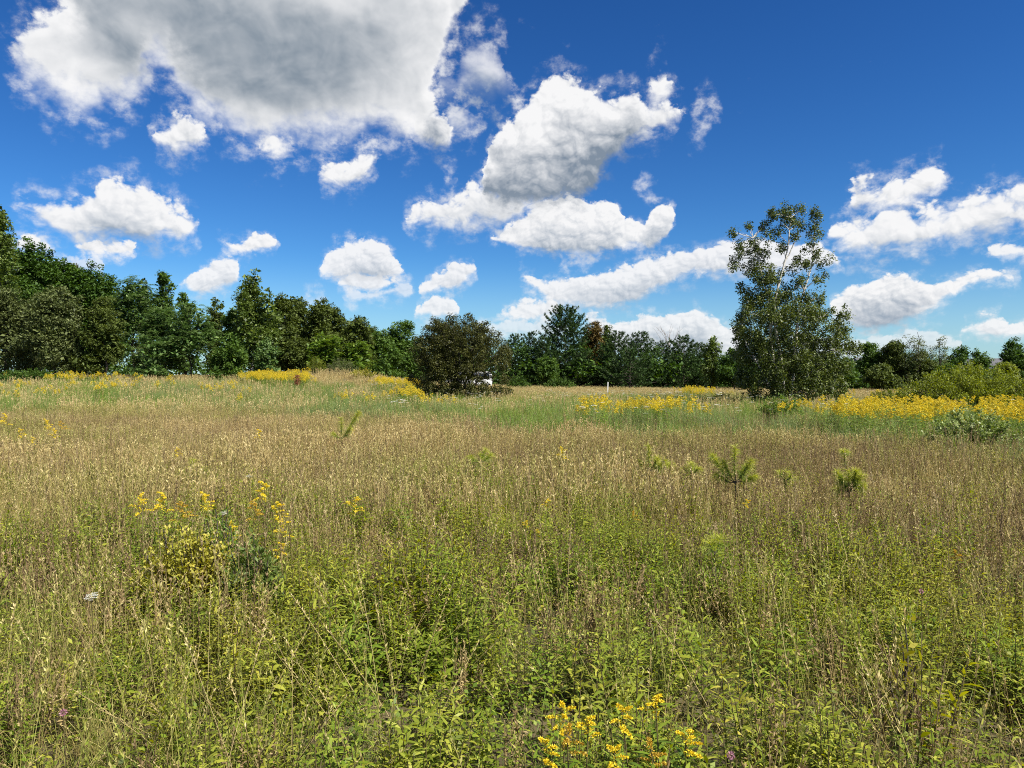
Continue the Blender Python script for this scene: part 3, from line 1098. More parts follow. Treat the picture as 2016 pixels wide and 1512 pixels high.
def build_dark_shrub():
    rng = np.random.default_rng(8)
    D = 47.0
    x0 = (905 - 1008) / FPX * D
    z0 = float(ground(x0, D))
    pts = [(840, 690, 26), (865, 668, 28), (900, 660, 30), (935, 658, 26), (960, 668, 22), (985, 690, 18), (990, 720, 14), (845, 730, 24), (880, 705, 34), (920, 700, 34),
           (880, 745, 30), (920, 740, 32), (945, 715, 16), (975, 710, 12), (850, 765, 18), (885, 775, 20), (925, 775, 18), (955, 768, 16), (985, 772, 12), (832, 755, 14), (905, 646, 18),
           (870, 650, 16), (940, 645, 12), (965, 735, 10), (975, 765, 10), (830, 705, 14), (992, 745, 8), (822, 672, 8), (842, 652, 9), (858, 636, 8), (888, 630, 9), (925, 628, 8), (955, 640, 8), (978, 660, 9), (1000, 700, 7), (812, 745, 8), (820, 778, 8), (1002, 772, 7)]
    C, Rc = [], []
    for px, py, r in pts:
        for c in range(3):
            p = at(px, py, D) - np.array([x0, D, z0])
            w = math.sqrt(max(0.1, 1 - (p[0] / 3.3) ** 2))
            p[1] = (c - 1) * 1.7 * w + rng.normal() * 0.2
            p[2] *= 1.0 if c != 2 else 0.95
            p[2] = max(p[2], 0.25)
            C.append(p)
            Rc.append(r / FPX * D * 1.18)
    C, Rc = np.array(C), np.array(Rc)
    k = np.maximum(4, (Rc / 0.25) ** 2 * 2.2).astype(int)
    idx = np.repeat(np.arange(len(C)), k)
    tw = C[idx] + unit(rng, len(idx)) * (rng.random(len(idx)) ** 0.5 * Rc[idx])[:, None]
    tw[:, 2] = np.maximum(tw[:, 2], 0.15)
    trad = rng.uniform(0.12, 0.26, len(idx))
    cb = MB()
    leaf_cloud(cb, tw, trad, (trad / 0.18) ** 2 * 30 + 6, rng, 0.095, flat=1.0, aspect=0.6, up=0.4)
    tb = MB()
    for j in range(16):
        a = rng.uniform(0, 6.28)
        foot = np.array([math.cos(a) * 0.45, math.sin(a) * 0.45, -0.1])
        q = limb(foot, C[rng.integers(len(C))], rng, 8, 0.12)
        tb.tube(q, np.linspace(0.065, 0.015, 8), 6)
        for m in range(5):
            i = rng.integers(3, 8)
            tb.tube(limb(q[i], q[i] + rng.normal(size=3) * 0.6 + [0, 0, 0.4], rng, 4), np.linspace(0.02, 0.006, 4), 4)
    e = empty('dogwood_shrub', (x0, D, z0))
    tag(e, 'big dusky dark-leaved round shrub alone in the middle of the meadow', 'shrub')
    link('stems', tb.mesh('stems', [BARK]), e)
    link('foliage', cb.mesh('foliage', [LM['shrub']]), e)


def build_trees():
    G = 'trees of the wood along the meadow'
    # --- wood on the sumac side -------------------------------------------------
    make_broad('poplar_tree', 'highest poplar of the woods, its leafy tip cut by the picture edge', -8, 368, 110, 66, 'poplar', 101, 'oval', G, 0.13, 0.75)
    make_broad('locust_tree', 'dark green tree sloping down from the tall edge poplar', 40, 462, 230, 76, 'deep', 102, 'broad', G, 0.15, 1.25)
    make_broad('locust_tree', 'smooth dark green crown behind the brownish willow', 160, 508, 230, 80, 'deep', 103, 'broad', G, 0.15, 1.25)
    make_broad('poplar_tree', 'pale poplar top poking above the dark crown nearest the edge poplar', 76, 478, 60, 86, 'grey', 104, 'oval', G, 0.15, 0.8)
    make_broad('poplar_tree', 'pale poplar top poking out halfway down the dark green slope', 150, 492, 60, 84, 'grey', 105, 'oval', G, 0.15, 0.85)
    make_broad('willow_tree', 'grey-green leafy tree at the wood edge below the edge poplar', 14, 545, 130, 64, 'grey', 106, 'oval', G, 0.13, 1.0)
    make_broad('willow_tree', 'grey-green bushy tree between the edge thicket and the brownish willow', 110, 560, 150, 62, 'grey', 107, 'broad', G, 0.13, 1.05, 0.02)
    make_broad('willow_tree', 'brownish olive round willow with fine twigs at the wood edge', 205, 580, 105, 62, 'olive', 108, 'broad', G, 0.12, 1.2, 0.02)
    make_sumac('sumac_tree', 'dark compound-leaved tree just past the brownish willow', 262, 545, 125, 72, 109, 'sumac', G)
    make_sumac('sumac_tree', 'large pale-tipped tree with feathery leaves and dark open base', 375, 592, 150, 64, 110, 'sumac', G, 0.15)
    make_sumac('sumac_tree', 'feathery-leaved tree filling the gap behind the two pale-tipped ones', 318, 600, 120, 68, 111, 'sumac', G)
    make_sumac('sumac_tree', 'low feathery tree beside the dark opening under the pale-tipped crown', 300, 660, 90, 62, 112, 'sumac', G)
    make_broad('poplar_tree', 'slim dark poplar tip rising above the feathery-leaved trees', 322, 515, 58, 78, 'mid', 113, 'oval', G, 0.14, 1.0)
    make_broad('spindly_tree', 'thin twiggy treetop between the dark compound-leaved tree and slim poplar', 286, 540, 44, 86, 'olive', 114, 'oval', G, 0.14, 0.7)
    make_broad('spindly_tree', 'thin treetop just past the slim dark poplar tip', 364, 556, 36, 86, 'mid', 115, 'oval', G, 0.14, 0.8)
    make_broad('spindly_tree', 'thin olive treetop before the white-trunked poplar, second past the slim tip', 425, 574, 44, 84, 'olive', 116, 'oval', G, 0.14, 0.8)
    make_broad('poplar_tree', 'tall pointed poplar with a white trunk showing through its leaves', 500, 520, 122, 66, 'poplar', 117, 'spire', G, 0.13, 1.05, bark=BIRCH_BARK)
    make_broad('poplar_tree', 'short leafy poplar pressed against the white-trunked poplar', 462, 600, 70, 68, 'mid', 118, 'oval', G, 0.13, 1.0)
    make_broad('leafy_tree', 'rounded mid green small tree in front of the white-trunked poplar', 520, 668, 66, 63, 'sumac', 119, 'broad', G, 0.12, 1.1)
    make_broad('leafy_tree', 'deep green small tree at the foot of the short leafy poplar', 455, 655, 92, 63.5, 'mid', 120, 'broad', G, 0.13, 1.1)
    row = [(560, 566, 74, 'olive', 'nearest the white-trunked poplar'), (590, 573, 60, 'olive', 'second from the white-trunked poplar'), (624, 583, 66, 'olive', 'third from the white-trunked poplar'),
           (657, 590, 66, 'olive', 'fourth from the white-trunked poplar'), (700, 608, 74, 'olive', 'fifth from the white-trunked poplar'), (738, 636, 60, 'mid', 'last and lowest in the row')]
    for i, (px, top, w, lf, wh) in enumerate(row):
        make_broad('birch_tree', 'dense brownish-olive birch of the descending row, ' + wh, px, top, w * 1.25, 70 + (i % 2) * 5, lf, 130 + i, 'oval', G, 0.14, 1.1, bark=BIRCH_BARK if i % 2 else None)
    make_broad('birch_tree', 'brown-tinged birch with drooping twigs before the descending row', 575, 640, 84, 67, 'olive', 137, 'broad', G, 0.12, 1.1)
    make_sumac('sumac_tree', 'bright green low sumac in front of the descending birch row', 640, 655, 105, 67, 138, 'bright', G, 0.03)
    make_sumac('sumac_tree', 'smaller bright green sumac by the weedy mound', 705, 668, 80, 68, 139, 'bright', G, 0.03)
    # --- middle -----------------------------------------------------------------
    make_broad('leafy_tree', 'dark green tree between the descending birches and the dusky shrub', 790, 628, 110, 84, 'mid', 140, 'broad', G, 0.15, 1.2)
    make_broad('leafy_tree', 'dark leafy tree directly behind the dusky shrub', 880, 636, 120, 86, 'deep', 141, 'broad', G, 0.15, 1.2)
    make_broad('leafy_tree', 'low dark tree in the dip before the dusky shrub', 760, 672, 80, 78, 'mid', 142, 'broad', G, 0.14, 1.2)
    GP = 'pines along the far side of the meadow'
    pines = [(950, 664, 60, 'first pine emerging behind the dusky shrub'), (1015, 660, 62, 'pine just clear of the dusky shrub'), (1045, 655, 56, 'second pine clear of the dusky shrub'),
             (1072, 664, 52, 'short pine tucked against the tall broad-topped pine'), (1112, 611, 88, 'tall broad-topped pine standing above all the others'),
             (1175, 672, 84, 'dark pine below the rusty brown crown'), (1218, 654, 84, 'pine just past the rusty brown crown'), (1262, 656, 82, 'full pine behind the white stake, second past the rusty crown'),
             (1305, 676, 76, 'low pine beneath the bare dead treetop'), (1345, 662, 78, 'pine between the bare treetop and the slender leafy tree'), (1378, 678, 60, 'last low pine before the slender leafy tree'),
             (1140, 690, 80, 'low dark pine at the foot of the tall broad-topped pine'), (1240, 690, 84, 'low front pine straight behind the white stake')]
    for i, (px, top, w, lb) in enumerate(pines):
        tall = top < 620
        make_pine('pine_tree', lb, px, top, w * (1.55 if not tall else 1.35), 94 + (i % 3) * 3 - (6 if top > 685 else 0), 160 + i, GP, shape=0.42 if tall else 0.72, ragged=0.28)
    make_broad('oak_tree', 'rusty brown tree crown rising beside the tall pine', 1165, 632, 66, 99, 'rust', 180, 'broad', None, 0.16, 1.0)
    make_broad('leafy_tree', 'olive-brown crown leaning out of the rusty tree', 1195, 637, 44, 101, 'olive', 181, 'broad', None, 0.16, 1.1)
    make_bare('dead_tree', 'bare grey dead treetop above the pine row', 1318, 650, 66, 102, 182)
    make_broad('leafy_tree', 'green rounded small tree at the foot of the pines near the camper', 1075, 700, 64, 90, 'mid', 183, 'broad', None, 0.14, 1.1)
    make_broad('slender_tree', 'slender pale-leaved tree between the pines and the lone birch', 1402, 652, 52, 86, 'poplar', 184, 'spire', None, 0.14, 0.75)
    make_broad('leafy_tree', 'dark low trees edge behind the lone birch, nearest the slender tree', 1445, 684, 96, 84, 'deep', 185, 'broad', None, 0.14, 1.1)
    make_broad('leafy_tree', 'dark crown hidden straight behind the lone birch', 1530, 690, 120, 86, 'deep', 186, 'broad', None, 0.14, 1.1)
    make_broad('leafy_tree', 'dark tree showing through the gaps under the lone birch crown', 1610, 694, 110, 86, 'deep', 187, 'broad', None, 0.14, 1.1)
    # --- woods beyond the lone birch ---------------------------------------------
    GR = 'trees behind the willow thicket'
    make_broad('leafy_tree', 'green tree peeking out beside the lone birch crown', 1668, 712, 60, 80, 'mid', 190, 'broad', GR, 0.14, 1.1)
    make_broad('leafy_tree', 'round-topped tree next past the lone birch', 1716, 672, 72, 86, 'mid', 191, 'broad', GR, 0.15, 1.1)
    make_broad('leafy_tree', 'olive tree between the round-topped tree and the airy tree', 1760, 668, 76, 84, 'olive', 192, 'broad', GR, 0.14, 1.0)
    make_broad('airy_tree', 'tall airy see-through tree with open twigs above the thicket', 1808, 640, 74, 82, 'grey', 193, 'spire', GR, 0.12, 0.30)
    make_broad('airy_tree', 'second airy treetop leaning off the tall see-through tree', 1848, 656, 56, 84, 'grey', 194, 'spire', GR, 0.12, 0.34)
    make_broad('leafy_tree', 'dark tree under the tall airy tree', 1806, 690, 96, 83, 'olive', 195, 'broad', GR, 0.14, 1.1)
    make_broad('leafy_tree', 'dark green tree just past the airy treetops', 1886, 679, 64, 86, 'deep', 196, 'broad', GR, 0.14, 1.1)
    make_broad('leafy_tree', 'blue-green tree before the gap with the far hill', 1926, 686, 56, 90, 'mid', 197, 'broad', GR, 0.15, 1.1)
    make_broad('leafy_tree', 'dark umbrella-topped tree cut by the picture edge', 1994, 667, 74, 84, 'deep', 198, 'broad', GR, 0.14, 1.1, 0.1)
    make_broad('leafy_tree', 'yellowish green tree below the umbrella-topped tree', 1984, 712, 66, 74, 'willow', 199, 'broad', GR, 0.13, 1.0)
    make_broad('leafy_tree', 'low leafy tree filling below the dark tree past the airy tops', 1868, 716, 80, 80, 'mid', 200, 'broad', GR, 0.14, 1.1)
    make_broad('leafy_tree', 'low olive tree at the foot of the round-topped tree', 1735, 716, 90, 79, 'olive', 201, 'broad', GR, 0.14, 1.1)
    woodland_mass()
    build_birch()
    build_dark_shrub()
    # --- shrubs -------------------------------------------------------------------
    make_stemmy('willow_shrub', 'wide yellow-green willow thicket behind the goldenrod, largest low bush', 1915, 33, 2.45, 7.0, 'willow', 210, 0.10, 0.38, 260, 150, depth=4.0, up=0.8, shade_lo=0.06)
    make_stemmy('willow_shrub', 'lower dark fringe of willow running out from the wide thicket', 1765, 35, 1.25, 3.6, 'willow', 211, 0.09, 0.36, 90, 110, depth=2.0, shade_lo=-0.1)
    make_stemmy('pale_leaf_shrub', 'low shrub with whitish specked leaves in front of the goldenrod', 1918, 16.5, 1.12, 2.2, 'white', 212, 0.060, 0.62, 80, 80, depth=1.4, up=0.3, shade_lo=0.08)
    make_stemmy('edge_thicket', 'low green bramble thicket at the foot of the grey-green trees', 60, 58, 1.5, 6.4, 'mid', 213, 0.12, 0.6, 120, 110, depth=3.0)
    make_stemmy('edge_thicket', 'second low bramble clump before the dark opening of the wood', 190, 59, 0.8, 4.0, 'mid', 214, 0.12, 0.6, 60, 100, depth=2.0)
    make_stemmy('mound_shrub', 'grey-green feathery shrub on top of the weedy mound', 672, 66, 1.7, 3.4, 'grey', 215, 0.10, 0.25, 90, 90, depth=2.4)
    make_stemmy('mound_shrub', 'yellowing shrub on the slope of the weedy mound', 715, 64, 1.2, 2.6, 'yellowleaf', 216, 0.09, 0.5, 60, 80, depth=2.0)
    make_stemmy('mound_shrub', 'pale pointed shrub on the near shoulder of the mound', 622, 65, 1.9, 2.0, 'willow', 217, 0.09, 0.35, 60, 80, depth=1.6)
    make_stemmy('rose_shrub', 'dark tangled low shrub leaning beside the lone birch trunks', 1420, 40, 1.05, 2.2, 'shrub', 218, 0.075, 0.6, 46, 46, depth=1.6, arch=1.2)
    make_stemmy('green_shrub', 'low green shrub at the foot of the pines beside the white stake', 1100, 84, 1.9, 4.4, 'mid', 219, 0.13, 0.6, 60, 90, depth=2.0)
    make_stemmy('green_shrub', 'small green shrub beside the dusky shrub in front of the van', 1022, 76, 2.0, 2.6, 'mid', 221, 0.12, 0.6, 60, 90, depth=1.6)
    make_stemmy('tall_weed_clump', 'upright bright green weed clump in front of the lone birch trunk', 1540, 27, 1.20, 1.9, 'bright', 220, 0.10, 0.25, 70, 60, cat='weeds', depth=1.2, arch=0.1)


build_trees()

# ----------------------------------------------------------------------------
# meadow plants: small source plants, scattered as stuff
# ----------------------------------------------------------------------------
TAN = [(0.20, 0.145, 0.045), (0.43, 0.325, 0.128), (0.66, 0.54, 0.27)]
STRAW_GREEN = [(0.075, 0.105, 0.012), (0.20, 0.235, 0.034), (0.40, 0.39, 0.09)]
PURPLE_BROWN = [(0.075, 0.046, 0.024), (0.20, 0.135, 0.070), (0.36, 0.27, 0.15)]
WEED = [(0.050, 0.098, 0.008), (0.150, 0.230, 0.018), (0.34, 0.395, 0.05)]
WEED_Y = [(0.10, 0.11, 0.010), (0.30, 0.295, 0.028), (0.54, 0.48, 0.08)]
FRESH = [(0.065, 0.125, 0.012), (0.165, 0.260, 0.030), (0.33, 0.42, 0.080)]
FRESH_B = [(0.075, 0.115, 0.036), (0.19, 0.245, 0.090), (0.36, 0.39, 0.18)]
GM = leafmat('dry_grass_blade', TAN, 0.3, 0.6, tint=STRAW_GREEN)
PM = leafmat('dried_brown_weed', PURPLE_BROWN, 0.2, 0.7, tint=TAN)
WM = leafmat('leafy_weed_leaf', WEED, 0.40, 0.5, tint=WEED_Y, spec=0.3)
FM = leafmat('fresh_grass_blade', FRESH, 0.35, 0.5, tint=FRESH_B)
STEM = leafmat('weed_stem', [(0.035, 0.028, 0.012), (0.09, 0.07, 0.025), (0.16, 0.14, 0.045)], 0.0, 0.7)
YEL = leafmat('goldenrod_floret', [(0.46, 0.33, 0.012), (0.74, 0.57, 0.020), (0.85, 0.71, 0.06)], 0.25, 0.6, tint=[(0.26, 0.20, 0.02), (0.46, 0.37, 0.03), (0.60, 0.50, 0.06)])
WHT = leafmat('white_floret', [(0.45, 0.45, 0.38), (0.66, 0.66, 0.58), (0.82, 0.82, 0.76)], 0.2, 0.6)
PINK = leafmat('clover_floret', [(0.22, 0.07, 0.11), (0.40, 0.18, 0.24), (0.55, 0.34, 0.38)], 0.2, 0.6)
SAPL = leafmat('sapling_needle', [(0.08, 0.14, 0.02), (0.19, 0.28, 0.04), (0.38, 0.44, 0.08)], 0.35, 0.5)
SAPT = leafmat('sapling_needle_tip', [(0.20, 0.25, 0.03), (0.40, 0.43, 0.06), (0.58, 0.56, 0.11)], 0.35, 0.5)
DOCK = leafmat('rusty_dock_seed', [(0.10, 0.03, 0.015), (0.20, 0.065, 0.03), (0.30, 0.11, 0.05)], 0.1, 0.7)


def tuft(b, rng, n, h0, h1, w, radius, mat, lean=0.25, bend=0.5, segs=3, sh=0.5, shs=0.22):
    a = rng.uniform(0, 6.28, n)
    r = radius * np.sqrt(rng.random(n))
    P = np.stack([np.cos(a) * r, np.sin(a) * r, np.full(n, -0.03)], 1)
    da = rng.uniform(0, 6.28, n)
    ln = np.abs(rng.normal(size=n)) * lean
    D = np.stack([np.cos(da) * ln, np.sin(da) * ln, np.ones(n)], 1)
    bd = np.stack([np.cos(da), np.sin(da), np.full(n, -0.55)], 1)
    sa = rng.uniform(0, 6.28, n)
    S = np.stack([np.cos(sa), np.sin(sa), rng.normal(size=n) * 0.2], 1)
    b.blades(P, D, S, rng.uniform(h0, h1, n), w * rng.uniform(0.7, 1.4, n), np.abs(rng.normal(size=n)) * bend, segs, mat,
             np.clip(sh + rng.normal(size=n) * shs, 0, 1), bdir=bd)


def seed_stems(b, rng, n, h0, h1, radius, mat, lean=0.15, head=0.12, hw=0.012, thick=0.0022, mat_head=None, bits=14, sh=0.55):
    for k in range(n):
        a = rng.uniform(0, 6.28)
        r = radius * math.sqrt(rng.random())
        h = rng.uniform(h0, h1)
        da = rng.uniform(0, 6.28)
        ln = abs(rng.normal()) * lean
        t = np.linspace(0, 1, 5)
        off = ln * h * t + 0.25 * ln * h * t * t
        p = np.stack([math.cos(a) * r + math.cos(da) * off, math.sin(a) * r + math.sin(da) * off, h * t * (1 - 0.1 * ln) - 0.03 * (t == 0)], 1)
        s0 = np.clip(sh + rng.normal() * 0.15, 0, 1)
        S = np.tile([math.cos(da + 1.2), math.sin(da + 1.2), 0.0], (1, 1))
        b.tube(p, np.linspace(thick, thick * 0.6, 5) * 0.7, 3, mat, s0)
        m = bits
        tt = rng.uniform(1 - head / h, 1, m)
        q = np.stack([np.interp(tt, t, p[:, i]) for i in range(3)], 1)
        D = np.stack([rng.normal(size=m) * 0.5 + math.cos(da) * ln, rng.normal(size=m) * 0.5 + math.sin(da) * ln, np.full(m, 0.9)], 1)
        b.rhombs(q, D, unit(rng, m), rng.uniform(0.7, 1.3, m) * hw * 2.2, hw * 0.7, mat if mat_head is None else mat_head, np.clip(s0 + 0.12 + rng.normal(size=m) * 0.15, 0, 1))


def weed_stem(b, rng, h, x=0, y=0, n=34, L=0.065, W=0.013, lean=0.10, m_leaf=0, m_stem=1, sh=0.5, lo=0.12, upang=0.75):
    da = rng.uniform(0, 6.28)
    ln = abs(rng.normal()) * lean
    t = np.linspace(0, 1, 5)
    p = np.stack([x + math.cos(da) * ln * h * t ** 1.4, y + math.sin(da) * ln * h * t ** 1.4, h * t - 0.03 * (t == 0)], 1)
    b.tube(p, np.linspace(0.0030, 0.0014, 5), 4, m_stem, 0.5)
    tt = np.linspace(lo, 1.0, n)
    a = np.arange(n) * 2.399 + rng.uniform(0, 6)
    P = np.stack([np.interp(tt, t, p[:, i]) for i in range(3)], 1)
    el = upang * (0.5 + 0.9 * tt ** 3) + rng.normal(size=n) * 0.2
    D = np.stack([np.cos(a), np.sin(a), el], 1)
    S = np.stack([-np.sin(a), np.cos(a), rng.normal(size=n) * 0.25], 1)
    size = (0.75 + 0.45 * np.sin(np.pi * np.clip(tt, 0, 0.93))) * (1 - 0.45 * tt ** 6) * rng.uniform(0.75, 1.2, n)
    bd = np.stack([np.cos(a) * 0.2, np.sin(a) * 0.2, np.full(n, -1.0)], 1)
    b.blades(P, D, S, L * size, W * size, rng.uniform(0.1, 0.55, n), 3, m_leaf, np.clip(sh + 0.15 * (tt - 0.5) + rng.normal(size=n) * 0.2, 0, 1), prof=[0.25, 1.0, 0.75, 0.03], bdir=bd)
    return p


def raceme(b, rng, a, d0, L, n, fs, mat, sh=0.55):
    """arching spray of small florets, all on a curved axis"""
    t = rng.random(n) ** 0.8
    d0 = np.asarray(d0, float)
    c = a + d0 * (L * t)[:, None]
    c[:, 2] -= 0.55 * L * t * t
    g = unit(rng, n)
    g[:, 2] = np.abs(g[:, 2]) * 0.8
    P = c + g * (fs * 1.1 * (1.15 - t))[:, None]
    b.rhombs(P, g + unit(rng, n) * 0.5, unit(rng, n), fs * rng.uniform(0.8, 1.4, n), fs * 0.8, mat, np.clip(sh + rng.normal(size=n) * 0.25, 0, 1))


def plume(b, rng, tip, size, branches, florets, fs, mat, lean=None, sh=0.55):
    lean = rng.uniform(0, 6.28) if lean is None else lean
    for k in range(branches):
        a = lean + rng.normal() * 1.2 if k % 3 else rng.uniform(0, 6.28)
        f = k / max(1, branches - 1)
        L = size * rng.uniform(0.7, 1.1) * (1 - 0.55 * f)
        base = tip + np.array([0, 0, -size * 0.9 * (1 - f)])
        d = np.array([math.cos(a) * 0.8, math.sin(a) * 0.8, 0.62 + 0.5 * f])
        raceme(b, rng, base, d, L, florets, fs, mat, sh)


def proto_set(builders, name, mats):
    col = bpy.data.collections.new(name + '_source')
    for i, fn in enumerate(builders):
        b = MB()
        fn(b, np.random.default_rng(500 + i * 17 + len(name)))
        o = bpy.data.objects.new('%s_%02d' % (name, i), b.mesh(name, mats))
        col.objects.link(o)
    return col


def scatter(name, label, cat, col, nprot, P, rng, smin=0.75, smax=1.25, tilt=0.10, tint=None, idx=None, scl=None):
    n = len(P)
    me = bpy.data.meshes.new(name)
    me.vertices.add(n)
    me.vertices.foreach_set('co', P.astype(np.float32).ravel())
    rot = np.stack([rng.normal(size=n) * tilt, rng.normal(size=n) * tilt, rng.uniform(0, 6.28, n)], 1).astype(np.float32)
    a = me.attributes.new('rot', 'FLOAT_VECTOR', 'POINT')
    a.data.foreach_set('vector', rot.ravel())
    s = (rng.uniform(smin, smax, n) if scl is None else scl).astype(np.float32)
    a = me.attributes.new('scl', 'FLOAT', 'POINT')
    a.data.foreach_set('value', s)
    a = me.attributes.new('pick', 'INT', 'POINT')
    a.data.foreach_set('value', (rng.integers(0, nprot, n) if idx is None else idx).astype(np.int32))
    a = me.attributes.new('tint', 'FLOAT', 'POINT')
    a.data.foreach_set('value', (np.zeros(n) if tint is None else np.clip(tint, 0, 1)).astype(np.float32))
    o = link(name, me)
    tag(o, label, cat, kind='stuff')
    ng = bpy.data.node_groups.new(name + '_scatter', 'GeometryNodeTree')
    ng.interface.new_socket('Geometry', in_out='INPUT', socket_type='NodeSocketGeometry')
    ng.interface.new_socket('Geometry', in_out='OUTPUT', socket_type='NodeSocketGeometry')
    gi = ng.nodes.new('NodeGroupInput')
    go = ng.nodes.new('NodeGroupOutput')
    ci = ng.nodes.new('GeometryNodeCollectionInfo')
    ci.inputs['Collection'].default_value = col
    ci.inputs['Separate Children'].default_value = True
    ci.inputs['Reset Children'].default_value = True
    ip = ng.nodes.new('GeometryNodeInstanceOnPoints')
    ip.inputs['Pick Instance'].default_value = True

    def attr(nm, ty):
        q = ng.nodes.new('GeometryNodeInputNamedAttribute')
        q.data_type = ty
        q.inputs['Name'].default_value = nm
        return q.outputs['Attribute']
    ng.links.new(gi.outputs[0], ip.inputs['Points'])
    ng.links.new(ci.outputs[0], ip.inputs['Instance'])
    ng.links.new(attr('pick', 'INT'), ip.inputs['Instance Index'])
    ng.links.new(attr('rot', 'FLOAT_VECTOR'), ip.inputs['Rotation'])
    ng.links.new(attr('scl', 'FLOAT'), ip.inputs['Scale'])
    ng.links.new(ip.outputs[0], go.inputs[0])
    md = o.modifiers.new('scatter', 'NODES')
    md.node_group = ng
    return o


def field_points(y0, y1, density, rng, margin=2.0, wide=0.70):
    """uniform points on the meadow between two distances, inside a wedge a little wider than the view"""
    hw = y1 * wide + margin
    n = int(density * (y1 - y0) * 2 * hw)
    y = rng.uniform(y0, y1, n)
    x = rng.uniform(-hw, hw, n)
    k = np.abs(x) < y * wide + margin
    x, y = x[k], y[k]
    return x, y


def keep(x, y, p, rng):
    k = rng.random(len(x)) < p
    return x[k], y[k]


def pts(x, y):
    return np.stack([x, y, ground(x, y)], 1)


def colpx(x, y):
    return 1008 + FPX * x / np.maximum(y, 0.3)


def band(y, a, b, soft):
    return sstep(a - soft, a + soft, y) * (1 - sstep(b - soft, b + soft, y))


def green_zone(x, y):
    """belt of lush green growth across the meadow, 20-60 m out"""
    u = x / np.maximum(y, 1)
    wob = 12.0 * (fbm(x, y, 7.0, 4) - 0.5)
    near = np.interp(u, [-0.67, -0.35, -0.12, 0.0, 0.15, 0.35, 0.67], [29, 28, 23, 20.5, 19.0, 17.5, 14.0]) + wob
    far = np.interp(u, [-0.67, -0.4, -0.2, 0.0, 0.2, 0.4, 0.67], [58, 58, 58, 62, 60, 52, 40]) + wob
    return sstep(-3.0, 3.0, y - near) * (1 - sstep(-3, 5, y - far))


